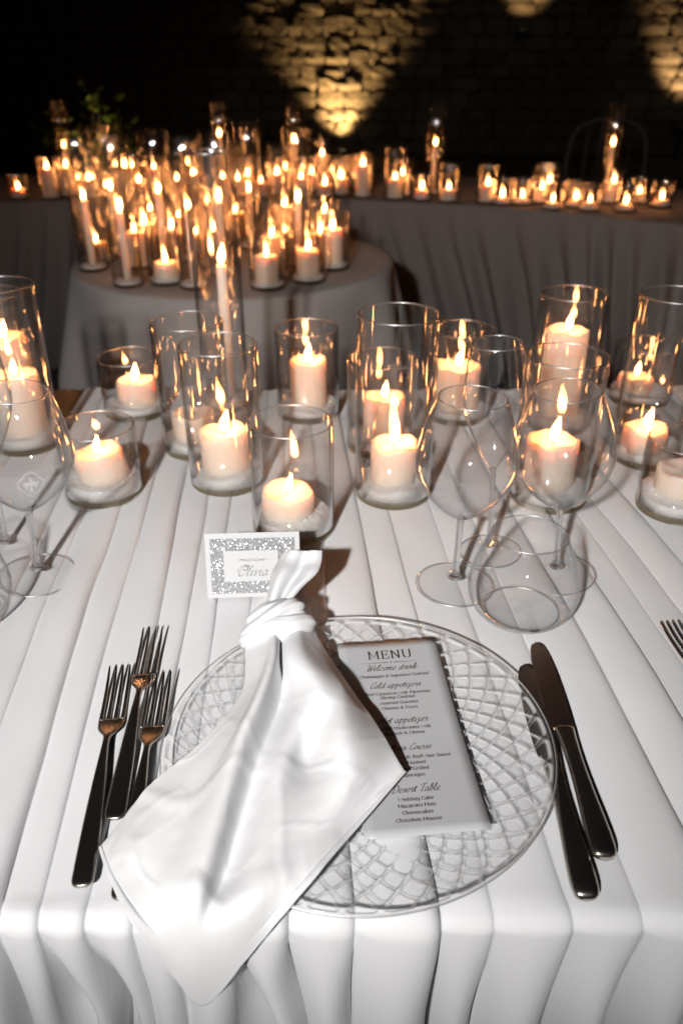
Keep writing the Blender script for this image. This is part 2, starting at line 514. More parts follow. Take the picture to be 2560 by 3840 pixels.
for kind, y, z_, drop in rows:
    for i in range(nl - 1):
        a, b = line_x(i, min(max(y, EDGE_Y), FAR_Y)), line_x(i + 1, min(max(y, EDGE_Y), FAR_Y))
        w = b - a
        A = .0060 * min(1.35, w / .045) * pamp[i]
        for s, p in PROF:
            x = a + w * s
            if kind == 'T':
                zz = z_ - .0060 + A * p * (1 + .75 * nz(seed[i] * 3, y * 4)) + .0022 * nz(seed[i] * 5, y * 1.7) * (s - .5)
                zz += .0016 * nz(x * 9, y * 7, 3) + .0009 * nz(x * 34, y * 13, 8) + .010 * max(0, .07 - abs(nz(x * 11, y * 5 + x * 6, 21))) * max(0, nz(x * 4, y * 4, 33) + .1)
                v.append((x, y, zz))
            elif kind == 'F':
                v.append((x, y + .02 * p * drop, z_))
            else:
                gz = min(1, drop / .15)
                gz = gz * gz * (3 - 2 * gz) * dropgain[i]
                c = .5 * (a + b)
                sway = .020 * gz * nz(seed[i], drop * 4, 2) + .10 * drop * (c * .35)
                p2 = math.sin(PI * min(1, max(0, s)) ** (1.45 + 3.0 * pske[i])) ** (.55 + 2 * abs(pske[i])) if 0 < s < 1 else 0
                out = A * p * (1 - min(1, gz)) + gz * (.044 * p2 * min(1.3, w / .05) - .034) + .018 * min(1, drop / .3)
                xx = c + (x - c) * (1 - .10 * gz) + sway
                v.append((xx, y - out, z_ - .0060 * max(0, 1 - drop / .02) + A * p * max(0, 1 - drop / .017)))
cl = add('tablecloth', mesh('tablecloth', v, grid_faces(W, len(rows)), M['cloth']))
tag(cl, 'white pleated cloth covering the near table under the place setting', 'tablecloth')

# ------------------------------------------------------------------ far tables
EX = [(-3.2, 3.30), (-1.43, 3.53), (-.3, 3.58), (.07, 3.58), (.66, 3.38), (1.16, 3.06), (2.5, 2.05)]
pts = crom(EX, 110)
v = []
nfold = len(pts)
cum = [0.0]
for i in range(1, nfold): cum.append(cum[-1] + math.hypot(pts[i][0] - pts[i - 1][0], pts[i][1] - pts[i - 1][1]))
drows = [('t', .9, 0), ('t', .6, 0), ('t', .3, 0), ('t', .02, 0), ('t', 0, .003), ('d', 0, .02), ('d', 0, .08)] + [('d', 0, .08 + .655 * k / 14) for k in range(1, 15)]
for kind, dep, drop in drows:
    for i in range(nfold):
        p0, p1 = pts[max(0, i - 1)], pts[min(nfold - 1, i + 1)]
        tx, ty = p1[0] - p0[0], p1[1] - p0[1]
        L_ = math.hypot(tx, ty); nx, ny_ = -ty / L_, tx / L_
        if kind == 't':
            v.append((pts[i][0] + nx * dep, pts[i][1] + ny_ * dep, TOP - drop))
        else:
            u = cum[i] + drop * .35 * math.sin(cum[i] * 1.3)
            am = min(1, drop / .25)
            o_ = am * (.030 * math.sin(u * 48 + 6 * nz(u * 2.3, 1)) + .050 * nz(u * 12, drop * 1.5, 4) + .030 * nz(u * 33, drop, 7)) + .03 * drop
            v.append((pts[i][0] - nx * o_, pts[i][1] - ny_ * o_, TOP - drop))
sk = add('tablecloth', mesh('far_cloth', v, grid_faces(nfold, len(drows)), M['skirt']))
tag(sk, 'long curved far table covered in a draped cloth skirt, full of candles', 'tablecloth')

RCX, RCY, RR = -.32, 2.45, .47
v = []
nr = 160
rr_rows = [(0.0, 0), (.2, 0), (.4, 0), (RR - .01, 0), (RR, .003), (RR + .004, .012)] + [(RR + .006, .012 + .725 * (k / 14) ** 1.1) for k in range(1, 15)]
for rad, drop in rr_rows:
    for i in range(nr):
        a = 2 * PI * i / nr
        am = min(1, drop / .30)
        q = rad + am * (.040 * math.sin(a * 11 + 2 * nz(math.cos(a) * 2, math.sin(a) * 2)) + .03 * nz(math.cos(a) * 5, math.sin(a) * 5, drop * 2)) + .10 * drop
        v.append((RCX + max(rad, q) * math.cos(a) if rad == 0 else RCX + q * math.cos(a), RCY + q * math.sin(a), TOP - drop))
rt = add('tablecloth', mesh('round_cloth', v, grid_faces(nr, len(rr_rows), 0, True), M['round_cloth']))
tag(rt, 'small round table under a white cloth crowded with candle glasses', 'tablecloth')

# ------------------------------------------------------------------ candles and candle glasses
WALL_CACHE = {}
def wall_mesh(r, h, n):
    k = (r, h, n)
    if k not in WALL_CACHE:
        t = .0024 if n > 40 else .0026
        p = [(r, .010), (r + .0002, h * .5), (r, h - .0016), (r - .0004, h - .0004), (r - t / 2, h), (r - t + .0004, h - .0004), (r - t, h - .0016), (r - t, h * .5), (r - t, .010)]
        WALL_CACHE[k] = lathe('glass_wall', p, n, M['holder'], closed=True)
    return WALL_CACHE[k]
RIM_CACHE = {}
def rim_mesh(r, h):
    if (r, h) not in RIM_CACHE: RIM_CACHE[(r, h)] = torus('rim', r - .0012, .00125, h + .0003)
    return RIM_CACHE[(r, h)]
BASE_CACHE = {}
def base_mesh(r, n):
    if (r, n) not in BASE_CACHE:
        BASE_CACHE[(r, n)] = lathe('glass_base', [(0, .0015), (r - .010, .0010), (r - .004, .0), (r - .001, .002), (r, .006), (r, .0097), (r - .0024, .0099), (r - .006, .0085), (0, .0080)], n, M['base'])
    return BASE_CACHE[(r, n)]
SALT_CACHE = {}
def salt_mesh(r, d, n, sd, m):
    k = (r, d, n, sd)
    if k not in SALT_CACHE:
        q = r - .0030
        prof = [(0, .0087), (q - .004, .0092), (q, .0108), (q, d)]
        steps = 14 if n > 40 else 5
        for s in range(1, steps): prof.append((q * (1 - s / steps), d))
        prof.append((0, d))
        def wp(p, a):
            x, y, z = p
            if z > .0115:
                rr = math.hypot(x, y)
                z = z + .006 * nz(x * 22 + sd, y * 22) + (.0022 * nz(x * 190 + sd, y * 190) + .0012 * nz(x * 420, y * 420 + sd) if n > 40 and rr < q - .001 else 0)
            return (x, y, z)
        SALT_CACHE[k] = lathe('salt', prof, n, m, warp=wp)
    return SALT_CACHE[k]
WAX_CACHE = {}
def wax_mesh(r, h, n, sd, m):
    k = (r, h, n, sd)
    if k not in WAX_CACHE:
        d = min(.006, h * .12)
        prof = [(0, 0), (r - .001, 0), (r, .002), (r, h * .4), (r, h * .75), (r * .995, h - .005), (r * .965, h - .0012), (r * .90, h), (r * .82, h - .0008), (r * .68, h - d * .7), (r * .4, h - d), (0, h - d)] if r > .015 else [(0, 0), (r, 0), (r, h * .5), (r * .97, h - .004), (r * .75, h), (r * .4, h - .002), (0, h - .003)]
        def wp(p, a):
            x, y, z = p
            t = max(0, (z / h - .55) / .45)
            if r > .015: z += t * (.0062 * nz(math.cos(a) * 1.3 + sd, math.sin(a) * 1.3) * (1 if n > 30 else .5))
            kx = 1 + .012 * nz(math.cos(a) * 2 + sd, math.sin(a) * 2, z * 25)
            return (x * kx, y * kx, z)
        WAX_CACHE[k] = (lathe('wax', prof, n, m, warp=wp), d)
    return WAX_CACHE[k]
FLAME_PROF = [(0, 0), (.0022, .0015), (.0042, .005), (.0052, .009), (.0053, .012), (.0046, .0165), (.0034, .021), (.0019, .0255), (.0008, .0288), (0, .0305)]
FLAMES = []
for k in range(5):
    bx, by = [(.0045, .001), (.0030, .0005), (.0060, -.001), (.0052, .0), (.0025, .001)][k]
    FLAMES.append(lathe('flame', FLAME_PROF, 18, M['flame'], warp=lambda p, a: (p[0] + bx * (p[2] / .03) ** 2, p[1] + by * (p[2] / .03) ** 2, p[2])))
HALOS = []
for k in range(5):
    bx, by = [(.0045, .001), (.0030, .0005), (.0060, -.001), (.0052, .0), (.0025, .001)][k]
    HALOS.append(lathe('flame_halo', [(r * 1.75, z * 1.16 - .0022) for r, z in FLAME_PROF], 18, M['halo'], warp=lambda p, a: (p[0] + bx * (max(0, p[2]) / .03) ** 2, p[1] + by * (max(0, p[2]) / .03) ** 2, p[2])))
WICK = lathe('wick', [(0, 0), (.0009, 0), (.0009, .006), (.0006, .008), (0, .0085)], 8, M['wick'])

def holder(x, y, r, h, salt_d, label, group, n=72, sd=0, far=False, tilt=0, cat='candle glass', name='candle_glass', zb=TOP):
    t = empty(name, (x, y, zb), label, cat, group)
    add('glass_wall', wall_mesh(r, h, n), None, t)
    add('glass_base', base_mesh(r, n), None, t)
    if not far: add('rim', rim_mesh(r, h), None, t)
    if salt_d: add('salt', salt_mesh(r, salt_d, n, sd, M['salt_far'] if far else M['salt']), None, t)
    return t

def candle(x, y, z0, r, h, label, group, n=40, sd=0, far=False, lit=True, tilt=(0, 0), fs=1.0, name='pillar_candle'):
    t = empty(name, (x, y, z0), label, 'candle', group, (tilt[0], tilt[1], 0))
    me, d = wax_mesh(r, h, n, sd, M['wax_far'] if far else M['wax'])
    wx = add('wax', me, None, t)
    top = h - (d if r > .015 else .003)
    if not far: add('wick', WICK, None, wx, (0, 0, top - .001))
    if lit:
        fo = add('flame', FLAMES[sd % 5], None, t, (.0005, 0, top + .0025), (-tilt[0], -tilt[1], .5 * math.sin(sd * 1.7)))
        k_ = fs * (.86 + .3 * ((sd * 37) % 11) / 10)
        fo.scale = (k_ * .96, k_ * .96, k_)
        add('flame_halo', HALOS[sd % 5], None, fo)
    return t

R5 = .0515
# x, y, glass height, salt depth, candle radius, candle top (over table), offset x/y, tilt, lit, glass label, candle label
NEAR_C = [
 (-.326, .970, .100, .026, .0335, .064, .004, 0, (0, math.radians(-10)), True, 'short clear glass of white salt beside the left wine glass', 'short tilted lit candle in the short glass beside the left wine glass'),
 (-.348, 1.257, .098, .022, .0325, .060, .006, 0, (0, 0), True, 'short clear glass at the far left edge of the near table', 'stubby lit candle in the short glass farthest back on the left'),
 (-.161, 1.004, .200, .024, .0340, .080, 0, 0, (0, 0), True, 'medium tall clear glass left of centre with a broad pillar inside', 'broad lit pillar candle in the medium tall glass left of centre'),
 (-.061, .875, .147, .022, .0330, .054, -.008, .002, (math.radians(3), math.radians(4)), True, 'clear glass directly behind the name card', 'low lit candle in the glass directly behind the name card'),
 (-.056, 1.251, .148, .020, .0300, .096, .001, 0, (0, 0), True, 'clear glass at the back centre with a tall pillar inside', 'tall lit pillar candle in the back centre glass'),
 (.070, .967, .250, .026, .0312, .079, 0, 0, (0, 0), True, 'tall thick-based clear glass right of centre, front of its pair', 'lit pillar candle in the tall thick-based glass right of centre'),
 (.060, 1.119, .142, .020, .0310, .084, .004, 0, (0, 0), True, 'clear glass standing right behind the tall thick-based glass', 'lit candle seen through the tall thick-based glass in front of it'),
 (.192, 1.243, .148, .020, .0370, .090, -.002, 0, (0, 0), True, 'clear glass at the back, behind the tulip wine glass on the right', 'fat lit candle at the back, behind the champagne flute on the right'),
 (.281, .955, .201, .024, .0335, .088, -.003, 0, (0, 0), True, 'medium tall clear glass behind the right-hand wine glass', 'lit pillar candle seen through the right-hand wine glass'),
 (.352, 1.205, .214, .022, .0330, .160, -.003, 0, (0, 0), True, 'tall clear glass at the back right with the highest pillar', 'highest lit pillar candle, in the tall glass at the back right'),
 (.455, 1.080, .244, .024, .0320, .056, -.012, -.012, (0, 0), True, 'tallest clear glass at the right edge of the picture', 'lit candle low inside the tall glass at the right edge'),
 (.520, 1.315, .100, .020, .0300, .045, -.010, 0, (0, 0), True, 'low clear glass behind the tall glass at the right edge', 'small lit candle behind the tall glass at the right edge'),
 (.444, .925, .100, .026, .0330, .058, .002, .004, (0, 0), False, 'short clear glass of salt in front at the right edge', 'unlit white candle in the short glass at the right edge'),
 (-.220, 1.115, .198, .022, .0320, .060, -.004, 0, (0, 0), False, 'clear glass half hidden behind the medium tall glass left of centre', 'unlit candle half hidden behind the medium tall glass left of centre'),
 (-.487, 1.130, .245, .024, .0345, .115, 0, 0, (0, 0), True, 'tall clear glass at the left edge of the picture', 'lit pillar candle inside the tall glass at the left edge'),
 (-.548, 1.240, .205, .024, .0345, .138, .010, 0, (0, 0), True, 'clear glass cut off by the left edge of the picture', 'highest lit pillar candle at the left edge of the picture'),
 (.600, 1.190, .150, .022, .0340, .110, -.006, 0, (0, 0), True, 'clear glass cut off by the right edge of the picture', 'lit candle glowing at the very right edge of the picture'),
]
for i, (x, y, gh, sd_, cr_, ct, ox, oy, tl, lit, gl_, cl_) in enumerate(NEAR_C):
    holder(x, y, R5, gh, sd_, gl_, 'candle glasses on the near table', 80, i)
    z0 = sd_ - .004 - (0.002 if tl != (0, 0) else 0)
    candle(x + ox, y + oy, TOP + z0, cr_, ct - z0, cl_, 'pillar candles on the near table', 48, i, False, lit, tl, 1.0)
# tall slim tube with the taper candle
holder(-.197, 1.285, .0385, .402, .018, 'tall slim glass tube with a taper candle, rising at the back of the table', 'candle glasses on the near table', 64, 31, name='candle_tube')
candle(-.190, 1.285, TOP + .014, .0088, .226, 'white taper candle burning inside the tall slim glass tube', 'taper candles', 24, 3, False, True, (0, 0), 1.25, 'taper_candle')

RT = [(-0.701, 2.3, 0.2), (-0.56, 2.12, 0.198), (-0.496, 2.3, 0.217), (-0.383, 2.1, 0.205), (-0.122, 2.35, 0.187), (-0.327, 2.25, 0.202), (-0.678, 2.5, 0.197), (-0.284, 2.6, 0.18)]
RP = [(-0.714, 2.4, 0.07), (-0.465, 2.15, 0.068), (-0.193, 2.1, 0.095), (-0.186, 2.2, 0.124), (-0.167, 2.44, 0.091), (-0.089, 2.17, 0.096), (-0.062, 2.42, 0.092), (-0.026, 2.32, 0.122), (-0.362, 2.34, 0.114), (-0.584, 2.34, 0.11), (-0.491, 2.4, 0.107), (-0.592, 2.6, 0.127), (-0.339, 2.68, 0.107), (-0.445, 2.546, 0.066), (-0.174, 2.565, 0.143), (-0.436, 2.745, 0.126), (-0.054, 2.611, 0.12), (-0.577, 2.436, 0.114), (-0.54, 2.783, 0.078)]
BT = [(0.402, 3.75, 0.211), (1.117, 3.6, 0.222), (-0.536, 3.85, 0.236), (-1.256, 3.95, 0.184), (-0.213, 3.9, 0.209)]
BP = [(-0.072, 3.65, 0.066), (-0.001, 3.71, 0.085), (0.09, 3.65, 0.142), (0.224, 3.6, 0.096), (0.262, 3.68, 0.102), (0.335, 3.57, 0.058), (0.443, 3.53, 0.065), (0.599, 3.5, 0.085), (0.655, 3.46, 0.042), (0.737, 3.46, 0.04), (0.823, 3.5, 0.068), (0.869, 3.58, 0.083), (0.833, 3.34, 0.041), (0.939, 3.4, 0.04), (0.971, 3.31, 0.045), (1.113, 3.5, 0.094), (1.105, 3.29, 0.04), (1.224, 3.5, 0.052), (1.284, 3.4, 0.04), (-0.913, 3.63, 0.137), (-0.881, 3.72, 0.067), (-0.79, 3.63, 0.132), (-0.7, 3.64, 0.085), (-0.643, 3.71, 0.099), (-0.506, 3.65, 0.092), (-0.451, 3.72, 0.075), (-0.418, 3.81, 0.082), (-0.346, 3.65, 0.075), (-0.279, 3.71, 0.102), (-0.248, 3.8, 0.111), (-0.173, 3.65, 0.092), (-1.37, 3.61, 0.054), (-1.234, 3.61, 0.134), (-1.177, 3.68, 0.132), (-1.068, 3.62, 0.089), (-1.022, 3.7, 0.047), (-0.137, 3.818, 0.088), (-0.189, 4.132, 0.068), (-0.044, 3.988, 0.079), (-0.092, 4.128, 0.136), (0.096, 4.059, 0.093), (-0.007, 3.827, 0.075), (-1.083, 4.126, 0.087), (-1.096, 3.79, 0.068), (-0.663, 3.876, 0.077), (-0.98, 4.037, 0.093), (-1.181, 3.846, 0.063), (-0.727, 4.077, 0.1)]
ORD = ['leftmost', 'second', 'third', 'fourth', 'fifth', 'sixth', 'seventh', 'eighth', 'ninth', 'tenth', 'eleventh', 'twelfth', 'thirteenth', 'fourteenth', 'fifteenth', 'sixteenth', 'seventeenth', 'eighteenth', 'nineteenth', 'twentieth']
def nth(k, n):
    if k == 0: return 'leftmost'
    if k == n - 1: return 'rightmost'
    return ORD[k] + ' from the left'
def scr(p): return p[0] / (p[1] * .8686 + (1.272 - TOP - p[2]) * .4955)
def put(lst, kind, where, grp):
    lst = sorted(lst, key=scr)
    n = len(lst)
    rq = random.Random(len(where))
    for k, (x, y, h) in enumerate(lst):
        o = nth(k, n)
        top = h - .012
        if kind == 'taper':
            holder(x, y, .040, .36, .016, f'tall glass tube, {o} {where}', 'candle tubes ' + grp, 24, 40, True, name='candle_tube')
            candle(x, y, TOP + .012, .0105, round(top - .012, 3), f'lit taper candle, {o} {where}', 'taper candles ' + grp, 12, k, True, True, (0, 0), 1.05, 'taper_candle')
        else:
            gh = rq.choice([.10, .147, .147, .20]) if h > .06 else .10
            gh = max(gh, round(h + .03, 3))
            rr = .047 if grp == 'on the round table' else .0425
            cr_ = .031 if h > .06 else .028
            holder(x, y, rr, gh, .016, f'candle cylinder, {o} {where}', 'candle glasses ' + grp, 28, 41, True)
            candle(x, y, TOP + .013, cr_, round(max(.016, top - .013), 3), f'lit pillar candle, {o} {where}', 'pillar candles ' + grp, 18, k, True, True, (0, 0), 1.0)
put(RT, 'taper', 'on the round table', 'on the round table')
put(RP, 'pillar', 'on the round table', 'on the round table')
put(BT, 'taper', 'on the long far table', 'on the long far table')
put([b for b in BP if b[0] >= .15], 'pillar', 'on far table, right part', 'on the long far table')
put([b for b in BP if -.6 <= b[0] < .15], 'pillar', 'on far table, middle part', 'on the long far table')
put([b for b in BP if b[0] < -.6], 'pillar', 'on far table, left part', 'on the long far table')

# ------------------------------------------------------------------ glassware
def closed_wall(outer, t=.0011):
    inner = [(max(.0003, r - t), z) for r, z in reversed(outer)]
    inner[-1] = (inner[-1][0], outer[0][1] + .002)
    rim = outer[-1]
    return [(0, outer[0][1] - .0005)] + outer + [(rim[0] - t / 2, rim[1] + .0004)] + inner + [(0, outer[0][1] + .003)]
def smooth_prof(p, n=6): return [(max(0.0003, q[0]), q[1]) for q in crom(p, n)]

WINE_BOWL = smooth_prof([(.0035, .089), (.014, .094), (.030, .108), (.0445, .126), (.0520, .143), (.0535, .156), (.0510, .174), (.0445, .200), (.0350, .227)])
FLUTE_BOWL = smooth_prof([(.0028, .114), (.0075, .120), (.0165, .137), (.0270, .162), (.0340, .185), (.0352, .203), (.0325, .230), (.0268, .261)])
def stem_prof(fr, hs, rt):
    return [(0, .0004), (fr - .002, .0002), (fr - .0003, .0008), (fr, .0016), (fr - .0006, .0024), (fr * .8, .0032), (fr * .5, .0050), (fr * .28, .0075), (.0085, .0105), (.0052, .016), (.0040, .026), (.0036, hs * .55), (.0037, hs * .8), (rt, hs - .004), (rt * 1.25, hs - .001), (0, hs - .0008)]
wine_bowl = lathe('bowl', closed_wall(WINE_BOWL), 72, M['wine'])
flute_bowl = lathe('bowl', closed_wall(FLUTE_BOWL), 64, M['wine'])
def split(fr, hs, rt):
    P = stem_prof(fr, hs, rt)
    return [P[0]] + smooth_prof(P[1:9], 3) + [(0, .0112)], [(0, .0114)] + smooth_prof([(.0080, .0112)] + P[9:-1], 4) + [(0, hs - .0006)]
fp, sp_ = split(.0435, .089, .0042)
wine_foot, wine_stem = lathe('foot', fp, 64, M['solid']), lathe('stem', sp_, 28, M['stem'])
fp, sp_ = split(.0370, .114, .0034)
flute_foot, flute_stem = lathe('foot', fp, 64, M['solid']), lathe('stem', sp_, 28, M['stem'])
wine_rim, wine_fedge = torus('rim', .0345, .0008, .2274), torus('foot_edge', .0433, .0010, .0016)
flute_rim, flute_fedge = torus('rim', .0263, .0008, .2614), torus('foot_edge', .0368, .0010, .0016)
tumb_rim, tumb_base = torus('rim', .0383, .0008, .1004), torus('base_edge', .0400, .0012, .0062)
def wine(x, y, label, tilt=0.0, tx=0.0):
    t = empty('wine_glass', (x, y, TOP + .0005), label, 'wine glass', 'wine glasses', (tx, tilt, 0))
    add('bowl', wine_bowl, None, t); add('stem', wine_stem, None, t); add('foot', wine_foot, None, t); add('rim', wine_rim, None, t); add('foot_edge', wine_fedge, None, t)
    return t
def flute(x, y, label, tilt=0.0):
    t = empty('champagne_flute', (x, y, TOP + .0005), label, 'champagne flute', 'champagne flutes', (0, tilt, 0))
    add('bowl', flute_bowl, None, t); add('stem', flute_stem, None, t); add('foot', flute_foot, None, t); add('rim', flute_rim, None, t); add('foot_edge', flute_fedge, None, t)
    return t
w1 = wine(-.352, .765, 'empty wine glass with an etched eagle crest at the left edge', math.radians(4.5))
wine(.128, .746, 'empty wine glass on the right, left one of the pair, nearest the plate', math.radians(.8))
wine(.249, .768, 'empty wine glass on the right, right one of the pair', math.radians(-4.6))
flute(.180, .816, 'empty champagne flute behind the two wine glasses on the right', math.radians(-3.5))
flute(-.4085, .823, 'empty champagne flute at the left edge behind the wine glass', math.radians(2.5))
TUMB = smooth_prof([(.004, .0006), (.026, .0004), (.038, .003), (.050, .012), (.0572, .028), (.0568, .046), (.0500, .072), (.0388, .100)])
tumb_in = [(max(.0003, r - .0013), z) for r, z in reversed(TUMB) if z > .011] + [(.040, .0095), (.02, .0078), (0, .0074)]
tumbler_me = lathe('glass_body', [(0, .0008)] + TUMB + [(.0381, .1004)] + tumb_in, 72, M['wine'])
for x, y, lb in ((.192, .693, 'empty stemless water tumbler in front of the wine glasses on the right'), (-.4085, .688, 'empty stemless water tumbler cut off by the left edge')):
    t = empty('water_tumbler', (x, y, TOP + .0005), lb, 'tumbler', 'water tumblers')
    add('glass_body', tumbler_me, None, t); add('rim', tumb_rim, None, t); add('base_edge', tumb_base, None, t)

# ------------------------------------------------------------------ strokes: pen lettering built as thin ribbons
def ribbon(strokes, wid, nib=.6, thin=.3, mp=lambda u, w: (u, w, 0)):
    v, f = [], []
    for st in strokes:
        n = len(st)
        if n < 2: continue
        base = len(v)
        for i, (x, y) in enumerate(st):
            a, b = st[max(0, i - 1)], st[min(n - 1, i + 1)]
            dx, dy = b[0] - a[0], b[1] - a[1]
            L_ = math.hypot(dx, dy) or 1e-9
            ang = math.atan2(dy, dx)
            w = wid * (thin + (1 - thin) * abs(math.sin(ang - nib))) * .5
            nx, ny_ = -dy / L_ * w, dx / L_ * w
            v.append(mp(x + nx, y + ny_)); v.append(mp(x - nx, y - ny_))
        for i in range(n - 1):
            q = base + 2 * i
            f.append((q, q + 1, q + 3, q + 2))
    return v, f
def parse(s):
    poly = s[0] == '|'
    P = [tuple(float(t) for t in q.split(',')) for q in s.lstrip('|').split()]
    return P if poly else crom(P, 6)
ROMAN = {
 'a': (9.6, ['2,8 4,10 6.5,9.5 7,7 7,1.5 8.5,0 9.5,.5', '7,6 3.5,5.5 1.5,3.5 1.7,1 3.5,0 5.5,.6 7,2.5']),
 'c': (9, ['8,8 6,10 3.5,9.5 1.5,5 3.5,.5 6,0 8.3,2']),
 'd': (10.4, ['|8,15 8,0 9.5,0', '8,8 6,10 3.2,9.5 1.3,5 3.2,.5 6,0 8,2', '|6.3,15 8,15']),
 'e': (9.3, ['|1.6,5.3 8.2,5.3', '8.2,5.3 7.5,9 5,10 2.6,9 1.4,5 2.8,1 5.5,0 8.2,2']),
 'f': (6.8, ['7.5,13.5 6,15 4.3,14 3.8,11 3.8,0', '|1.5,10 6.5,10', '|2,0 6,0']),
 'g': (10, ['|8,10 8,-1', '8,-1 7,-3.8 4.5,-4.3 1.8,-3', '8,8 6,10 3.2,9.5 1.3,5.5 3.2,1.5 6,1 8,3']),
 'h': (10.8, ['|2,15 2,0', '2,7 4,9.6 6.5,9.8 7.8,7.5 7.8,0', '|.4,0 3.7,0', '|6.2,0 9.5,0', '|.3,15 2,15']),
 'i': (5.6, ['|3,10 3,0', '|1.1,0 4.9,0', '|1.3,10 3,10', '|2.4,13.5 3.7,13.5']),
 'k': (10, ['|2,15 2,0', '|8,10 2.5,4.5', '|4.5,6.3 8.5,0', '|.4,0 3.7,0', '|.3,15 2,15', '|6.5,10 9,10', '|7.2,0 10,0']),
 'l': (5.6, ['|3,15 3,0', '|1.1,0 4.9,0', '|1.3,15 3,15']),
 'm': (15.5, ['|2,10 2,0', '2,7 4,9.7 6,9.7 7.4,7.5 7.4,0', '7.4,7 9.4,9.7 11.4,9.7 12.8,7.5 12.8,0', '|.4,0 3.6,0', '|6,0 8.8,0', '|11.4,0 14.4,0', '|.3,10 2,10']),
 'n': (10.6, ['|2,10 2,0', '2,7 4,9.7 6.5,9.8 7.8,7.5 7.8,0', '|.4,0 3.7,0', '|6.2,0 9.5,0', '|.3,10 2,10']),
 'o': (9.6, ['5,10 2.3,9 1.2,5 2.3,1 5,0 7.7,1 8.8,5 7.7,9 5,10']),
 'p': (10.2, ['|2,10 2,-4.5', '2,8 4,10 7,9.5 8.8,5 7,.5 4,0 2,2', '|.3,-4.5 3.8,-4.5', '|.3,10 2,10']),
 'r': (7.4, ['|2,10 2,0', '2,6.5 4,9.5 6.8,9.3', '|.3,0 4.2,0', '|.3,10 2,10']),
 's': (8.2, ['7,8 5.3,10 3,9.7 2,7.7 3.5,6 6,4.5 7.2,2.6 6,.4 3.5,0 1.6,2']),
 't': (7, ['|3.6,13 3.6,2', '3.6,2 4.6,0 6.8,1', '|1.3,10 6.8,10']),
 'u': (10.6, ['|2,10 2,3', '2,3 3.2,.3 5.5,.2 7.8,2.8', '|7.8,10 7.8,0 9.5,0', '|.3,10 2,10', '|6.1,10 7.8,10']),
 'w': (14, ['|1.2,10 4.2,0 7,9.5 10,0 13,10', '|-.3,10 2.6,10', '|11.4,10 14.2,10']),
 'A': (12.6, ['|1,0 6.2,14 11.5,0', '|3,5 9.4,5', '|-.5,0 2.7,0', '|9.3,0 13,0']),
 'B': (11.4, ['|3,14 3,0', '3,14 7,14 9,12.3 8.8,9 6.5,7.5 3,7.5', '6.5,7.5 9.5,6 10,3 8,.3 3,0', '|.9,14 3,14', '|.9,0 3,0']),
 'C': (12.6, ['11,11 10,13 7,14 3.5,12.5 1.5,7 3.5,1.5 7,0 10,1 11.5,3', '|11,14 11,10.5']),
 'E': (12, ['|3,14 3,0', '|1,14 10,14 10,11', '|3,7.3 8,7.3', '|8,8.7 8,5.8', '|1,0 10.3,0 10.8,3.2']),
 'F': (10.6, ['|3,14 3,0', '|1,14 10,14 10,11', '|3,7.3 8,7.3', '|1,0 5.5,0']),
 'G': (13.2, ['11,11 10,13 7,14 3.5,12.5 1.5,7 3.5,1.5 7,0 10,1 11,2', '|11,0 11,5.5', '|8.5,5.5 12.8,5.5', '|11,14 11,10.5']),
 'M': (16, ['|2.4,0 2.4,14', '|2.4,14 8,2 13.4,14', '|13.4,14 13.4,0', '|.3,0 4.5,0', '|11.2,0 15.6,0', '|.6,14 2.4,14', '|13.4,14 15.2,14']),
 'N': (14, ['|2.6,0 2.6,14', '|2.6,14 11.2,0', '|11.2,0 11.2,14', '|.6,0 4.6,0', '|.6,14 2.6,14', '|9.3,14 13.1,14']),
 'P': (11, ['|3,14 3,0', '3,14 8,14 10,12 9.8,8.8 7.5,7 3,6.8', '|.9,0 5.5,0', '|.9,14 3,14']),
 'R': (12.6, ['|3,14 3,0', '3,14 8,14 10,12 9.8,8.8 7.5,7 3,6.8', '|.9,0 5.3,0', '|.9,14 3,14', '|7,6.8 11,0 12.8,0']),
 'S': (11, ['9.3,11 8,13.6 5,14 2.3,12.6 2.2,9.6 4.5,8 8,6 9.7,3.5 8.5,.7 5.5,0 2.5,.8 1.3,3.3']),
 'T': (11.6, ['|6,14 6,0', '|.8,11 .8,14 11.2,14 11.2,11', '|3.5,0 8.5,0']),
 'U': (14, ['|2.6,14 2.6,4', '2.6,4 4,.7 7,0 10,.7 11.3,4', '|11.3,4 11.3,14', '|.6,14 4.7,14', '|9.5,14 13.2,14']),
 'W': (18.4, ['|1.2,14 5.2,0 9.2,13 13.2,0 17.2,14', '|-.5,14 3.2,14', '|15.1,14 18.8,14']),
 '&': (12.8, ['11,5.5 9,2 5,0 2,1.2 1.6,4 4,7 6.8,9.5 7,12.3 5.2,14 3.3,12.3 4,9.5 7,5 11.5,0'])}
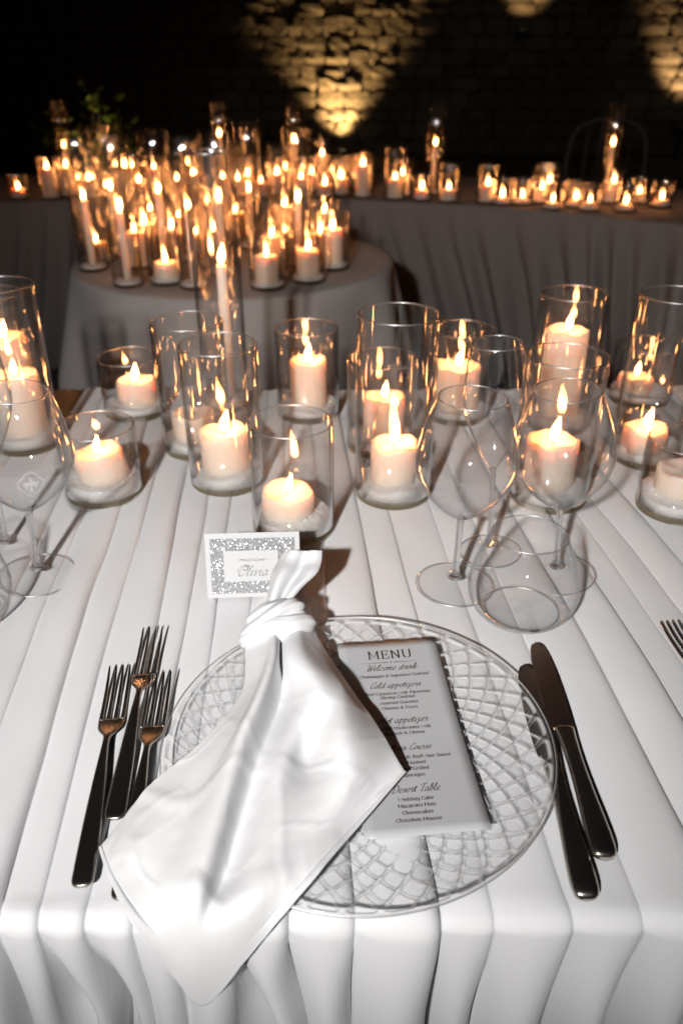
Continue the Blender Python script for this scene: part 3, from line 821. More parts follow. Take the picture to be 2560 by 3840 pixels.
SCRIPT = {
 'a': (10, ['8,8 5,10 2,6 2.3,1.5 4.5,0 7,3 8,9', '8,9 7.6,3 8.6,.2 11,3']),
 'b': (8, ['1,4 4.5,14 4,18.5 2.5,16 2.2,3 4,.2 6.5,2.5 6.5,8 5,9.5 8,8']),
 'c': (8.3, ['8,8.5 5.5,10 2.3,6.5 2.3,2 5,0 9,3']),
 'd': (10.3, ['8,8 5,10 2,6 2.3,1.5 4.5,0 7,3 9,18', '9,18 7.8,3 8.8,.2 11,3']),
 'e': (8, ['1.5,4 6,6 6.8,9 4.7,10 2.3,6.5 2.5,2 5,0 9,3']),
 'i': (5.5, ['1,5 3,10 2.6,3 3.6,.2 6,3', '|3.0,13.6 3.9,14.6']),
 'k': (9, ['1,4 4,14 3.5,18 2.3,16 2,0', '2,4 5,8 7,9.5 7,6.5 3.5,5 6,1 8,.3 10,3']),
 'l': (5.5, ['1,4 4.5,14 4,18.5 2.5,16 2.2,3 3.5,.2 6,3']),
 'm': (12.5, ['1,7 2.5,10 2.2,0', '2.3,5 5,9.8 6.3,8.5 6,0', '6.2,5 9,9.8 10.3,8.5 10,2.5 11,.2 13,3']),
 'n': (9, ['1,7 2.5,10 2.2,0', '2.3,5 5,9.8 6.5,8.5 6.2,2.5 7.2,.2 9.5,3']),
 'o': (8.4, ['5,10 2.3,7 2.2,2 4.5,0 7,3 7,7.5 5,10', '6.5,9 9,8.5']),
 'p': (9, ['1.5,6 3,11 2,-7', '2.3,5 5,9.8 7.5,8 7.3,3 5,0 2.8,2']),
 'r': (7.8, ['1,5 3,11 3.2,9 6,9.3 5.5,3 6.5,.2 9,3']),
 's': (7, ['1,3 4.5,10.5 6,5 5,1 2.5,0', '5,1 8,3']),
 't': (6.2, ['1,4 3.8,15 2.8,3 4,.2 6.5,3', '|0,10.5 7,11.6']),
 'u': (9.4, ['1,6 2.5,10 2.2,3 3.8,.2 6.5,4 7.3,10', '7.3,10 7,3 8,.2 10,3']),
 'v': (8.4, ['1,7 2.7,10 3.3,2 4.2,0 7,6 7.2,10 8.8,9.4']),
 'z': (8, ['1.5,9 6.5,9.7 2.2,4 5,4 5.5,0 3.5,-5.5 1.8,-4 5,-.5 9,3']),
 'C': (11, ['10,15 11.5,18 8.5,19 4,13 3,5 5.5,.5 9,1.5 12,5']),
 'D': (13, ['4.5,17 3,0', '-1,13 5,19 11,16 12.5,8 8,.5 1,1']),
 'H': (12.5, ['0,14 4,18 4.5,15 1.5,0', '11.5,18.5 9,1 11,0', '-1,7 11,10']),
 'M': (14.5, ['-2,-1 1,1 4.5,18', '4.5,18 5.5,2', '5.5,2 11,18', '11,18 10.5,2 12,0 14.5,3']),
 'O': (13.5, ['10,16.5 6,17.5 2,13 1,6 3.5,.5 8,.8 12,6 12.5,13 10,16.5', '-3,8 -3.5,13 1,18 8,19.5 13,17 12,12 8,10.5 4.5,12']),
 'T': (10, ['0,15 3,18 13,19.5', '7.5,18 5.5,4 6.5,.3 9,1.5']),
 'W': (15, ['-1,15 3,18.5 4.5,16 4,3 5.5,0 10,15', '10,15 9.5,3 11,0 15,12 16.5,18.5'])}
def text_strokes(s, font, shear=0.0, track=0.0, space=5.5):
    out, x = [], 0
    for ch in s:
        if ch == ' ': x += space; continue
        adv, st = font[ch]
        for q in st:
            out.append([(x + px + shear * py, py) for px, py in parse(q)])
        x += adv + track
    xs = [p[0] for st in out for p in st]
    return out, min(xs), max(xs)
def lettering(s, font, width, cx, cy, mp, wid, shear=0.0, thin=.35, nib=.1, track=0.0, m=None, parent=None, name='lettering', base=5.0):
    st, x0, x1 = text_strokes(s, font, shear, track)
    k = width / (x1 - x0)
    st = [[(cx + (px - (x0 + x1) / 2) * k, cy + (py - base) * k) for px, py in q] for q in st]
    v, f = ribbon(st, wid * k, nib, thin, mp)
    return add(name, mesh(name, v, f, m, False), None, parent)

# ------------------------------------------------------------------ etched crest and maker's line on the left wine glass
def bowl_r(z):
    for (r0, z0), (r1, z1) in zip(WINE_BOWL, WINE_BOWL[1:]):
        if z0 <= z <= z1: return r0 + (r1 - r0) * (z - z0) / (z1 - z0)
    return .05
AZ0, ZC = math.radians(-62), .146
def on_bowl(u, w):
    z = ZC + w
    r = bowl_r(z) + .0003
    a = AZ0 + u / .0535
    return (r * math.cos(a), r * math.sin(a), z)
cs = []
for rr_ in (.0118, .0128):
    q = []
    for i in range(61):
        a = 2 * PI * i / 60
        k = rr_ * (.80 + .24 * abs(math.cos(2 * a)) ** .7)
        q.append((k * math.cos(a), k * math.sin(a) * 1.12))
    cs.append(q)
v, f = ribbon(cs, .0006, 0, .8, on_bowl)
body = [crom([(0, .0075), (.0006, .004), (0, 0), (0, -.005), (-.0002, -.0095)], 6)]
v2, f2 = ribbon(body, .0030, 0, .9, on_bowl)
f += [tuple(i + len(v) for i in q) for q in f2]; v += v2
feath = [crom([(0, .0080), (-.0012, .0090), (-.0026, .0080)], 5)]
for s in (-1, 1):
    for k in range(6):
        t = k / 5
        feath.append(crom([(s * .001, .003 - .003 * t), (s * (.0048 - .0016 * t), .0030 - .0042 * t), (s * (.0085 - .0040 * t), .0022 - .0078 * t)], 5))
    feath.append(crom([(0, -.007), (s * .0016, -.0085), (s * .0022, -.0105)], 4))
v2, f2 = ribbon(feath, .0011, 0, .75, on_bowl)
f += [tuple(i + len(v) for i in q) for q in f2]; v += v2
cr = add('etched_crest', mesh('etched_crest', v, f, M['etch'], False), None, w1)
cr['label'] = 'etched eagle in a four-lobed outline'

# ------------------------------------------------------------------ glass charger plate with pressed diamonds
PCX, PCY, PR = .014, .500, .1670
def ptop(r):
    t = min(1, max(0, (r - .085) / (.1655 - .085)))
    return .0056 + .0105 * t ** 1.6
nth_, NR = 760, 150
ND = 38
v, f = [], []
radii = [PR * (i / NR) ** .9 for i in range(1, NR + 1)]
def relief(r, a):
    if r < .050 or r > .1640: return 0.0
    k = math.log(r / .16) * 3.2
    p, q = ND * a / (2 * PI) + k * ND / 20.0, ND * a / (2 * PI) - k * ND / 20.0
    e = 1 - (1 - min(1.0, 2.3 * abs(math.sin(PI * p) * math.sin(PI * q)))) ** 2.4
    edge = min(1, (r - .050) / .006) * min(1, (.1640 - r) / .003)
    return e * edge
v.append((0, 0, .0056))
for r in radii:
    for i in range(nth_):
        a = 2 * PI * i / nth_
        v.append((r * math.cos(a), r * math.sin(a), ptop(r) - (0.0016 if r > .166 else 0) + .0003 * math.sin(a * 3)))
nt_ = len(v)
v.append((0, 0, .0028))
for r in radii:
    for i in range(nth_):
        a = 2 * PI * i / nth_
        z_ = ptop(r) - .0028 - .0022 * relief(r, a)
        if r > .166: z_ = ptop(r) - .0026
        v.append((r * math.cos(a), r * math.sin(a), z_ + .0003 * math.sin(a * 3)))
for base, flip in ((0, False), (nt_, True)):
    for i in range(nth_):
        i2 = (i + 1) % nth_
        t = (base, base + 1 + i, base + 1 + i2)
        f.append(t[::-1] if flip else t)
        for j in range(NR - 1):
            q = (base + 1 + j * nth_ + i, base + 1 + (j + 1) * nth_ + i, base + 1 + (j + 1) * nth_ + i2, base + 1 + j * nth_ + i2)
            f.append(q[::-1] if flip else q)
for i in range(nth_):
    i2 = (i + 1) % nth_
    a0 = 1 + (NR - 1) * nth_
    f.append((a0 + i, nt_ + a0 + i, nt_ + a0 + i2, a0 + i2))
pl = add('charger_plate', mesh('charger_plate', v, f, M['plate']), None, None, (PCX, PCY, TOP + .0008))
rim = []
for k in range(12):
    a = 2 * PI * k / 12
    rim.append((PR - .0002 + .0010 * math.cos(a), ptop(PR) - .0015 + .0011 * math.sin(a)))
add('rim_bead', lathe('rim_bead', rim, 240, M['rim'], closed=True), None, pl)
tag(pl, 'round clear glass charger plate with a pressed diamond pattern', 'plate')

# ------------------------------------------------------------------ menu card
MA = math.radians(5.4)
menu = empty('menu_card', (.0554, .5165, TOP + .0074), 'pearl grey menu card lying on the glass plate', 'menu', rot=(math.radians(.6), math.radians(-.3), MA))
MW, MH = .0980, .2285
nx_, ny2 = 10, 24
def menu_z(u, w): return .0008 * (u / MW * 2) ** 2 * (.3 if w < 0 else 1) + .0042 * (w / .113) ** 2
v = []
for side in (0, 1):
    for j in range(ny2 + 1):
        for i in range(nx_ + 1):
            u, w = (i / nx_ - .5) * MW, (j / ny2 - .5) * MH
            v.append((u, w, .0004 * side + menu_z(u, w)))
f = grid_faces(nx_ + 1, ny2 + 1, (nx_ + 1) * (ny2 + 1)) + [q[::-1] for q in grid_faces(nx_ + 1, ny2 + 1)]
S_ = (nx_ + 1) * (ny2 + 1)
ring = [i for i in range(nx_ + 1)] + [(j + 1) * (nx_ + 1) - 1 for j in range(1, ny2 + 1)] + [ny2 * (nx_ + 1) + i for i in range(nx_ - 1, -1, -1)] + [j * (nx_ + 1) for j in range(ny2 - 1, 0, -1)]
for a, b in zip(ring, ring[1:] + ring[:1]): f.append((a, b, b + S_, a + S_))
add('paper', mesh('paper', v, f, M['menu']), None, menu)
def on_menu(u, w): return (u * 1.016, w * 1.016, .0007 + menu_z(u * 1.016, w * 1.016))
lettering('MENU', ROMAN, .0425, .0006, .0935, on_menu, 2.0, 0, .35, 0.0, .6, M['ink'], menu, 'title_lettering', 7)
v, f = [], []
for x0, x1 in ((-.0275, -.0022), (.0034, .0287)):
    b = len(v)
    q = 12
    for i in range(q + 1):
        t = i / q
        x = x0 + (x1 - x0) * t
        w_ = .00035 * (t if x1 < 0 else 1 - t) + .00005
        v += [on_menu(x, .0828 + w_), on_menu(x, .0828 - w_)]
    f += [(b + 2 * i, b + 2 * i + 1, b + 2 * i + 3, b + 2 * i + 2) for i in range(q)]
b = len(v)
for i in range(8):
    a = 2 * PI * i / 8
    k = .0014 if i % 2 == 0 else .0005
    v.append(on_menu(.0006 + k * math.cos(a), .0828 + k * math.sin(a)))
f.append(tuple(range(b, b + 8)))
add('ornament_rule', mesh('ornament_rule', v, f, M['ink'], False), None, menu)
for s, wd, w in (('Welcome drink', .0475, .0746), ('Cold appetizers', .0466, .0516), ('Hot appetizer', .0436, .0081), ('Main Course', .0375, -.0239), ('Desert Table', .0395, -.0685)):
    lettering(s, SCRIPT, wd, .0006 if w > -.03 else -.002, w, on_menu, 1.9, .45, .42, .55, 0, M['ink'], menu, 'heading_lettering')
for s, wd, w, cx in (('Champagne & Signature Cocktail', .0647, .0648, .0013), ('Beef Carpaccio with Parmesan', .0600, .0421, .0006), ('Shrimp Cocktail', .0316, .0370, 0), ('Assorted Gourmet', .0354, .0303, 0), ('Cheeses & Fruits', .0320, .0238, 0),
                     ('Stuffed Mushrooms with', .0478, -.0004, -.0008), ('Spinach & Cheese', .0342, -.0065, -.0005), ('Tenderloin with RedWine Sauce', .0660, -.0340, .0003), ('Garlic Mashed', .0280, -.0402, -.003), ('Potatoes Grilled', .0320, -.0466, -.0033), ('Asparagus', .0205, -.0532, -.0022),
                     ('Wedding Cake', .0281, -.0778, -.0039), ('Macarons Mini', .0297, -.0843, -.0041), ('Cheesecakes', .0237, -.0911, -.0044), ('Chocolate Mousse', .0348, -.0981, -.0048)):
    lettering(s, ROMAN, wd, cx, w, on_menu, 2.5, .08, .50, 0.0, .1, M['ink'], menu, 'line_lettering')

# ------------------------------------------------------------------ place card (folded tent)
CA = math.radians(2.8)
LEAN = math.radians(15)
card = empty('place_card', (-.0968, .7235, TOP + .0006), 'folded white name card with a silver glitter border reading Olivia', 'place card', rot=(0, 0, CA))
CW, CH = .1030, .0745
def panel(u, w, lift=0.0):   # u across from centre, w up the front face
    return (u, w * math.sin(LEAN) - lift * math.cos(LEAN), w * math.cos(LEAN) + lift * math.sin(LEAN))
def slab(u0, u1, w0, w1, l0, l1, fn):
    v = [fn(u, w, l) for l in (l0, l1) for u, w in ((u0, w0), (u1, w0), (u1, w1), (u0, w1))]
    return v, [(0, 3, 2, 1), (4, 5, 6, 7), (0, 1, 5, 4), (1, 2, 6, 5), (2, 3, 7, 6), (3, 0, 4, 7)]
v, f = slab(-CW / 2, CW / 2, 0, CH, 0, .0005, panel)
add('front_leaf', mesh('front_leaf', v, f, M['paper'], False), None, card)
tz, tyb = CH * math.cos(LEAN), CH * math.sin(LEAN)
def back(u, w, l=0.0):
    t = 1 - w / CH
    return (u, tyb + .0004 + t * .030 + l, tz * (w / CH))
v, f = slab(-CW / 2, CW / 2, 0, CH - .0004, .0, .0005, back)
add('back_leaf', mesh('back_leaf', v, f, M['paper'], False), None, card)
v, f = slab(-CW / 2 + .0052, CW / 2 - .0052, .0048, CH - .0062, .0006, .0009, panel)
gp = add('glitter_border', mesh('glitter_border', v, f, M['glitter'], False), None, card)
v, f = slab(-.0318, .0276, .0190, .0545, .0010, .0014, panel)
add('name_panel', mesh('name_panel', v, f, M['paper'], False), None, card)
on_card = lambda u, w: panel(u, w, .0016)
lettering('Olivia', SCRIPT, .0335, -.0005, .0285, on_card, 1.5, .52, .25, .75, .6, M['ink_grey'], card, 'name_lettering')
fl_ = []
for s in (-1, 1):
    fl_.append(crom([(s * .0002, .0437), (s * .004, .0424), (s * .009, .0436), (s * .0135, .0447), (s * .0155, .0436), (s * .0143, .0426)], 8))
    fl_.append(crom([(s * .0002, .0440), (s * .005, .0450), (s * .010, .0428), (s * .0125, .0434), (s * .011, .0446), (s * .006, .0428), (s * .002, .0430)], 8))
v, f = ribbon(fl_, .00040, .6, .5, on_card)
add('flourish', mesh('flourish', v, f, M['ink_grey'], False), None, card)
c2 = empty('place_card', (.489, .800, TOP + .0006), 'plain white card corner cut off by the right edge', 'place card', rot=(0, 0, math.radians(-14)))
v, f = slab(-CW / 2, CW / 2, 0, CH * .75, 0, .0005, panel)
add('front_leaf', mesh('front_leaf', v, f, M['paper'], False), None, c2)
def back2(u, w, l=0.0):
    t = 1 - w / (CH * .75)
    return (u, tyb * .75 + .0004 + t * .026 + l, tz * (w / CH))
v, f = slab(-CW / 2, CW / 2, 0, CH * .75 - .0004, 0, .0005, back2)
add('back_leaf', mesh('back_leaf', v, f, M['paper'], False), None, c2)

# ------------------------------------------------------------------ cutlery
def loft_bar(sections, n=10):
    """sections: (s along, half width, half thickness, z centre) ; rounded cross-section"""
    v, f = [], []
    for s, hw, ht, zc in sections:
        for i in range(n):
            a = 2 * PI * i / n
            cx, sx = math.cos(a), math.sin(a)
            v.append((hw * math.copysign(abs(cx) ** .7, cx), s, zc + ht * math.copysign(abs(sx) ** .8, sx)))
    f = grid_faces(n, len(sections), 0, True)
    f.append(tuple(reversed(range(n)))); f.append(tuple(range((len(sections) - 1) * n, len(sections) * n)))
    return v, f
def fork_meshes():
    L_ = .236
    sec = [(0.000, .0045, .0012, .0036), (.0012, .0062, .0018, .0036), (.004, .0078, .0021, .0037), (.012, .0083, .0022, .0040), (.05, .0074, .0021, .0056), (.09, .0056, .0020, .0078), (.115, .0040, .0021, .0092), (.130, .0030, .0023, .0096), (.1385, .0030, .0023, .0092), (.144, .0042, .0020, .0084), (.150, .0080, .0015, .0070), (.156, .0104, .0012, .0056), (.162, .0113, .0011, .0044), (.168, .0116, .0011, .0038)]
    S = [tuple(q) for q in crom(sec, 3)]
    v, f = loft_bar(S, 12)
    hd = mesh('handle', v, f, M['steel'])
    ts = [(.000, .00205, .00105, .0038), (.012, .0019, .00105, .0034), (.03, .0017, .0010, .0038), (.05, .00145, .00095, .0056), (.064, .0011, .0008, .0082), (.0685, .0006, .0005, .0092)]
    v, f = loft_bar([tuple(q) for q in crom(ts, 3)], 8)
    return hd, mesh('tine', v, f, M['steel'])
fork_h, fork_t = fork_meshes()
def fork(end, tip, label, z=0.0, roll=0.0):
    d = Vector((tip[0] - end[0], tip[1] - end[1], 0))
    rz = math.atan2(d.y, d.x) - PI / 2
    t = empty('fork', (end[0], end[1], TOP + z), label, 'fork', 'forks', (roll, 0, rz))
    add('handle', fork_h, None, t)
    for k in range(4): add('tine', fork_t, None, t, ((k - 1.5) * .0064, .1675, 0))
    return t
fork((-.187, .364), (-.2150, .598), 'long fork nearest the left, its handle fully in view')
fork((-.178, .422), (-.195, .656), 'middle fork of the left three, reaching farthest from the edge', .0005)
fork((-.156, .354), (-.1735, .588), 'fork closest to the plate, its handle under the napkin')
fork((.372, .434), (.343, .668), 'fork cut off by the right edge of the picture')

def knife_meshes():
    sec = [(0, .004, .0020, .0034), (.0012, .0070, .0032, .0040), (.004, .0092, .0040, .0044), (.012, .0103, .0044, .0048), (.03, .0098, .0044, .0050), (.06, .0080, .0042, .0052), (.09, .0070, .0042, .0054), (.115, .0076, .0044, .0054), (.128, .0088, .0044, .0050), (.131, .0090, .0042, .0048)]
    v, f = loft_bar([tuple(q) for q in crom(sec, 3)], 14)
    h = mesh('handle', v, f, M['steel'])
    # blade: outline right side is the spine, left side the edge with small teeth near the tip
    right = [(.0090, .131), (.0100, .150), (.0106, .180), (.0104, .205), (.0090, .228), (.0066, .243), (.0030, .2495)]
    left = [(-.0100, .131), (-.0116, .150), (-.0122, .180), (-.0118, .204)]
    for k in range(12):
        y = .206 + k * .0030
        xx = -.0114 + max(0, (y - .222)) * .16
        left += [(xx, y), (xx + .0008, y + .0016)]
    left += [(-.0060, .2462), (-.0020, .2496)]
    out = crom(right, 4) + left[::-1]
    n = len(out)
    v = [(x, y, .0058 - .0006 * (y - .131) / .12) for x, y in out] + [(x * .98, y, .0036 - .0010 * (y - .131) / .12) for x, y in out]
    f = [tuple(range(n)), tuple(reversed(range(n, 2 * n)))] + [(i, i + n, (i + 1) % n + n, (i + 1) % n) for i in range(n)]
    b = mesh('blade', v, f, M['steel'], False)
    return h, b
kn_h, kn_b = knife_meshes()
def knife(end, tip, label, z=0.0, ry=0.0):
    d = Vector((tip[0] - end[0], tip[1] - end[1], 0))
    rz = math.atan2(d.y, d.x) - PI / 2
    t = empty('table_knife', (end[0], end[1], TOP + z), label, 'knife', 'knives', (0, ry, rz))
    add('handle', kn_h, None, t); add('blade', kn_b, None, t)
    return t
knife((.1960, .386), (.1975, .636), 'table knife farther right, with its whole blade clear of the plate', .0012, math.radians(3))
knife((.1745, .354), (.1800, .606), 'table knife closer to the plate, its blade under the glass rim', 0, math.radians(-2))

# ------------------------------------------------------------------ knotted napkin
# rows from the knot to the hem: x, y, z of each fold line in metres
NAP = [
 [(-0.0872, 0.6394, 0.7740), (-0.0793, 0.6285, 0.7820), (-0.0715, 0.6201, 0.7880), (-0.0650, 0.6150, 0.7920), (-0.0598, 0.6226, 0.7860), (-0.0517, 0.6182, 0.7900), (-0.0432, 0.6177, 0.7920), (-0.0361, 0.6282, 0.7860), (-0.0299, 0.6439, 0.7760)],
 [(-0.0932, 0.6158, 0.7720), (-0.0811, 0.5932, 0.7830), (-0.0694, 0.5760, 0.7920), (-0.0610, 0.5652, 0.8000), (-0.0581, 0.5866, 0.7790), (-0.0487, 0.5688, 0.7960), (-0.0374, 0.5689, 0.8000), (-0.0294, 0.5860, 0.7900), (-0.0208, 0.6109, 0.7760)],
 [(-0.0899, 0.5454, 0.7720), (-0.0828, 0.5400, 0.7770), (-0.0759, 0.5302, 0.7860), (-0.0677, 0.5149, 0.8010), (-0.0547, 0.5419, 0.7700), (-0.0356, 0.5225, 0.7900), (-0.0181, 0.5116, 0.8040), (-0.0023, 0.5286, 0.7960), (0.0056, 0.5508, 0.7760)],
 [(-0.1190, 0.4785, 0.7750), (-0.1047, 0.4804, 0.7770), (-0.0910, 0.4765, 0.7840), (-0.0798, 0.4661, 0.7970), (-0.0655, 0.4746, 0.7750), (-0.0451, 0.4595, 0.7870), (-0.0284, 0.4737, 0.7760), (0.0021, 0.4656, 0.8000), (0.0310, 0.4962, 0.7780)],
 [(-0.1491, 0.4458, 0.7700), (-0.1283, 0.4392, 0.7750), (-0.1088, 0.4305, 0.7790), (-0.0877, 0.4126, 0.7920), (-0.0742, 0.4186, 0.7720), (-0.0502, 0.4089, 0.7860), (-0.0229, 0.4216, 0.7830), (0.0088, 0.4348, 0.7920), (0.0410, 0.4746, 0.7750)],
 [(-0.1690, 0.4127, 0.7620), (-0.1483, 0.3911, 0.7720), (-0.1233, 0.3759, 0.7750), (-0.0950, 0.3599, 0.7860), (-0.0831, 0.3638, 0.7650), (-0.0589, 0.3611, 0.7830), (-0.0296, 0.3833, 0.7820), (0.0053, 0.4160, 0.7800), (0.0469, 0.4634, 0.7720)],
 [(-0.1774, 0.3994, 0.7590), (-0.1580, 0.3719, 0.7660), (-0.1328, 0.3498, 0.7680), (-0.1021, 0.3346, 0.7750), (-0.0912, 0.3288, 0.7620), (-0.0597, 0.3339, 0.7770), (-0.0287, 0.3626, 0.7810), (0.0069, 0.4089, 0.7740), (0.0502, 0.4579, 0.7700)],
 [(-0.1814, 0.3933, 0.7570), (-0.1630, 0.3605, 0.7600), (-0.1388, 0.3270, 0.7590), (-0.1171, 0.3240, 0.7082), (-0.0991, 0.3240, 0.6743), (-0.0628, 0.3260, 0.7333), (-0.0250, 0.3443, 0.7760), (0.0107, 0.3960, 0.7730), (0.0525, 0.4547, 0.7690)],
]

nap = empty('napkin', (-.055, .50, TOP + .02), 'white cloth napkin tied in a knot, spread over the plate and table edge', 'napkin')
NB = Vector((-.055, .50, TOP + .02))
cols = [crom(r, 10) for r in NAP]                       # refine across
nu = len(cols[0])
body = []
for i in range(nu):
    body.append(crom([r[i] for r in cols], 14))         # refine along
nv = len(body[0])
v = []
for j in range(nv):
    for i in range(nu):
        p = Vector(body[i][j])
        t = j / (nv - 1)
        wr = .0016 * nz(p.x * 26, p.y * 26, 5) * t + .0005 * nz(p.x * 90, p.y * 90, 2) * t
        wr += (.030 * max(0, .05 - abs(nz(p.x * 13 + p.y * 7, p.y * 9, 12))) + .022 * max(0, .04 - abs(nz(p.x * 24, p.y * 17 - p.x * 9, 17)))) * min(1, t * 1.6)
        hem = .0015 if t > .945 else (-.0006 if t > .93 else 0)
        uu = i / (nu - 1)
        if t > .70: wr += .0007 * math.sin(uu * 330 + 4 * nz(uu * 30, 2)) * max(0, nz(uu * 14, t * 3, 6) + .25) * (t - .70) / .3
        v.append(p + Vector((0, 0, wr + hem)) - NB)
bo = add('cloth_body', mesh('cloth_body', v, grid_faces(nu, nv), M['napkin']), None, nap)
so = bo.modifiers.new('thickness', 'SOLIDIFY'); so.thickness = .0016; so.offset = -1
su = bo.modifiers.new('soft', 'SUBSURF'); su.levels = 1; su.render_levels = 1

# the knot: layers of cloth wrapped over each other like a turban
KC = Vector((-.0630, .6240, TOP + .035))
ex_, eu, ed = Vector((1, 0, 0)), Vector((0, .72, .694)).normalized(), Vector((0, -.694, .72)).normalized()
v = []
KM, KN = 120, 80
BANDS = [(.62, -.0125, .0125, .0062), (.30, -.0005, .0090, .0078), (.78, .0125, .0085, .0064), (-1.1, -.0330, .0085, .0050), (.45, .0230, .0070, .0050)]
for j in range(KN + 1):
    th = PI * j / KN
    for i in range(KM):
        a = 2 * PI * i / KM
        d = ex_ * (math.sin(th) * math.cos(a)) + ed * (math.sin(th) * math.sin(a)) + eu * math.cos(th)
        q = Vector((d.dot(ex_) * .0310, d.dot(eu) * .0225 + .30 * d.dot(ex_) * .0210, d.dot(ed) * .0215))
        r = 0
        for m_, c_, w_, h_ in BANDS:
            b = (q.y - m_ * q.x * .8 - c_ + 5 * q.x * q.x + .003 * nz(q.x * 40, q.y * 30, m_ * 9)) / w_
            if abs(b) < 1:
                r = max(r, h_ * (1 - abs(b) ** 3) + .0005 * math.sin(b * 9 + 3 * nz(q.x * 50, 1, m_)))
        q = q + q.normalized() * (r + .0014 * nz(q.x * 60, q.y * 60, q.z * 60))
        v.append(KC + ex_ * q.x + eu * q.y + ed * q.z - NB)
add('knot', mesh('knot', v, grid_faces(KM, KN + 1, 0, True), M['napkin']), None, nap)
# the tail standing out behind the knot: a rolled left edge opening into a hemmed cuff on the right
TL = [((-0.0707, 0.6400, 0.8030), (-0.0523, 0.6400, 0.8030)), ((-0.0678, 0.6550, 0.8108), (-0.0406, 0.6550, 0.8108)), ((-0.0637, 0.6720, 0.8170), (-0.0255, 0.6720, 0.8170)), ((-0.0588, 0.6870, 0.8200), (-0.0212, 0.6870, 0.8200)), ((-0.0521, 0.6990, 0.8267), (-0.0205, 0.6990, 0.8267))]
PD = [(-.20, -.0080), (-.10, -.0020), (.02, .0042), (.14, .0060), (.27, .0030), (.42, -.0035), (.55, -.0045), (.68, .0010), (.82, .0042), (.93, .0030), (1.0, .0005)]
prof = crom(PD, 5)
tn = Vector((0, -.80, .60))
v = []
rowsL = crom([q[0] for q in TL], 6)
rowsR = crom([q[1] for q in TL], 6)
for j, (L0, R0) in enumerate(zip(rowsL, rowsR)):
    L0, R0 = Vector(L0), Vector(R0)
    t = j / (len(rowsL) - 1)
    am = .75 + .45 * math.sin(PI * min(1, t * 1.1))
    for u, d in prof:
        w_ = L0.lerp(R0, u) + tn * (d * am)
        w_ += Vector((0, 0, .0009 * nz(u * 5, t * 4, 3) + (.0006 if t > .86 else 0)))
        v.append(w_ - NB)
tl = add('tail', mesh('tail', v, grid_faces(len(prof), len(rowsL)), M['napkin']), None, nap)
so = tl.modifiers.new('thickness', 'SOLIDIFY'); so.thickness = .0020; so.offset = 0
su = tl.modifiers.new('soft', 'SUBSURF'); su.levels = 1; su.render_levels = 1

# ------------------------------------------------------------------ background: shrub and chair
sh = empty('shrub', (-1.52, 5.2, 0), 'yellow-green leafy shrub behind the left end of the far table', 'shrub')
rb = random.Random(5)
v, f = [], []
stems_v, stems_f = [], []
for s in range(9):
    tip = Vector((rb.uniform(-.28, .34), rb.uniform(-.25, .25), rb.uniform(.75, 1.12)))
    prev = Vector((rb.uniform(-.05, .05), rb.uniform(-.05, .05), 0))
    path = [prev, prev.lerp(tip, .5) + Vector((rb.uniform(-.05, .05), 0, .08)), tip]
    P = crom([tuple(q) for q in path], 6)
    b = len(stems_v)
    for i, q in enumerate(P):
        r = .012 * (1 - .8 * i / len(P))
        for k in range(5):
            a = 2 * PI * k / 5
            stems_v.append((q[0] + r * math.cos(a), q[1] + r * math.sin(a), q[2]))
    stems_f += grid_faces(5, len(P), b, True)
    for q in range(46):
        t = rb.uniform(.25, 1.0)
        p = Vector(P[int(t * (len(P) - 1))]) + Vector((rb.gauss(0, .05), rb.gauss(0, .05), rb.gauss(0, .04)))
        d = Vector((rb.gauss(0, 1), rb.gauss(0, 1), rb.gauss(.3, .6))).normalized()
        sd = d.cross(Vector((rb.gauss(0, 1), rb.gauss(0, 1), 1))).normalized()
        L_ = rb.uniform(.045, .085); w_ = L_ * .24
        up = d.cross(sd) * (L_ * .08)
        b = len(v)
        v += [p, p + d * L_ * .35 + sd * w_ + up, p + d * L_ * .7 + sd * w_ * .7 + up, p + d * L_, p + d * L_ * .7 - sd * w_ * .7 + up, p + d * L_ * .35 - sd * w_ + up, p + d * L_ * .5 - up * .3]
        f += [(b, b + 1, b + 6), (b + 1, b + 2, b + 6), (b + 2, b + 3, b + 6), (b + 3, b + 4, b + 6), (b + 4, b + 5, b + 6), (b + 5, b, b + 6)]
add('foliage', mesh('foliage', v, f, M['leaf'], False), None, sh)
add('stem', mesh('stem', stems_v, stems_f, M['bark']), None, sh)
r_ = empty('ground_spotlight', (-1.42, 4.78, 0), 'small ground spotlight under the leafy shrub', 'lamp')
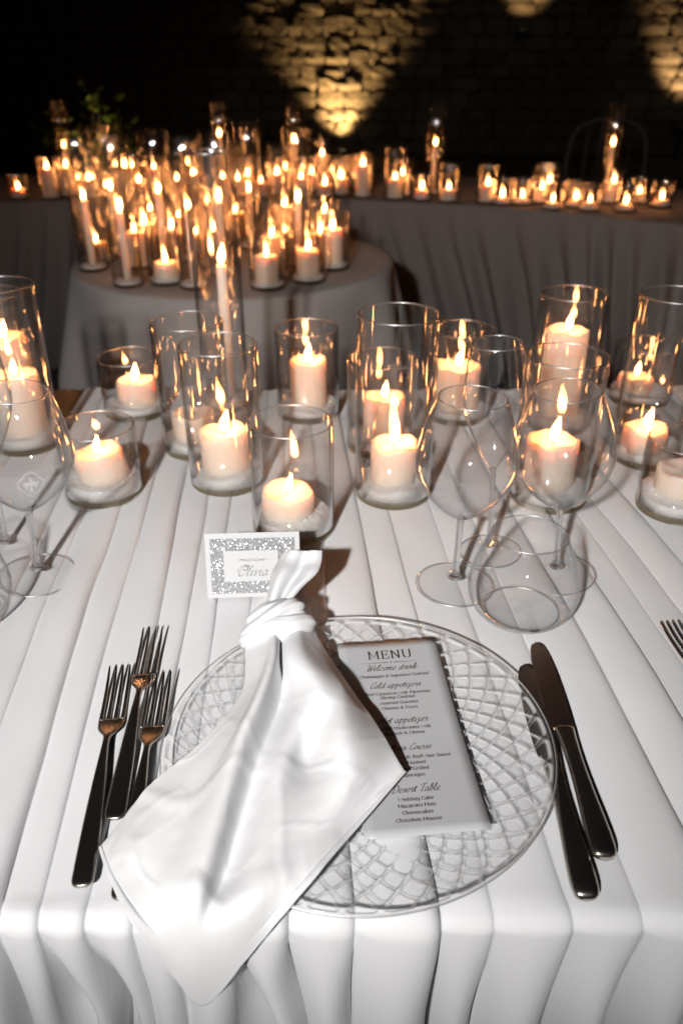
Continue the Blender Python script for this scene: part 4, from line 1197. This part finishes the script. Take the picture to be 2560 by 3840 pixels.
add('lamp_body', lathe('lamp_body', [(0, 0), (.05, 0), (.05, .08), (.06, .085), (.06, .1), (.045, .1), (.042, .09), (0, .088)], 20, M['dark_metal']), None, r_)
spot('spotlight_beam', (-1.42, 4.78, .14), (-1.47, 5.15, .92), 34, 26, .8, (1, .86, .4), .03)

def tube_path(P, r, n=8):
    v = []
    P = [Vector(p) for p in P]
    for i, q in enumerate(P):
        d = (P[min(len(P) - 1, i + 1)] - P[max(0, i - 1)]).normalized()
        s = d.cross(Vector((0, 1, .01))).normalized(); t = d.cross(s)
        for k in range(n):
            a = 2 * PI * k / n
            v.append(q + s * (r * math.cos(a)) + t * (r * math.sin(a)))
    return v, grid_faces(n, len(P), 0, True)
def chair(x, y, rz, label):
    t = empty('chair', (x, y, 0), label, 'chair', 'chairs behind the far table', (0, 0, rz))
    arch = crom([(-.20, .20, .46), (-.21, .22, .75), (-.17, .24, .93), (0, .25, .985), (.17, .24, .93), (.21, .22, .75), (.20, .20, .46)], 8)
    v, f = tube_path(arch, .016); add('back_frame', mesh('back_frame', v, f, M['chair']), None, t)
    for q in (-.11, -.04, .04, .11):
        v, f = tube_path([(q, .205, .46), (q * 1.05, .23, .75), (q, .245, .955 + .02 * (abs(q) < .1))], .007); add('spindle', mesh('spindle', v, f, M['chair']), None, t)
    v, f = [], []
    for zz, k in ((.43, .96), (.435, 1), (.458, 1), (.463, .95)):
        for i in range(32):
            a = 2 * PI * i / 32
            cx, sx = math.cos(a), math.sin(a)
            v.append((.22 * k * math.copysign(abs(cx) ** .6, cx), .21 * k * math.copysign(abs(sx) ** .6, sx), zz))
    f = grid_faces(32, 4, 0, True) + [tuple(range(96, 128)), tuple(reversed(range(32)))]
    add('seat', mesh('seat', v, f, M['chair']), None, t)
    for sx in (-1, 1):
        for sy in (-1, 1):
            v, f = tube_path([(sx * .18, sy * .17, .44), (sx * .20, sy * .20, .2), (sx * .215, sy * .215, 0)], .014)
            add('leg', mesh('leg', v, f, M['chair']), None, t)
    return t
chair(1.42, 4.62, math.radians(-14), 'dim round-backed chair behind the right part of the far table')
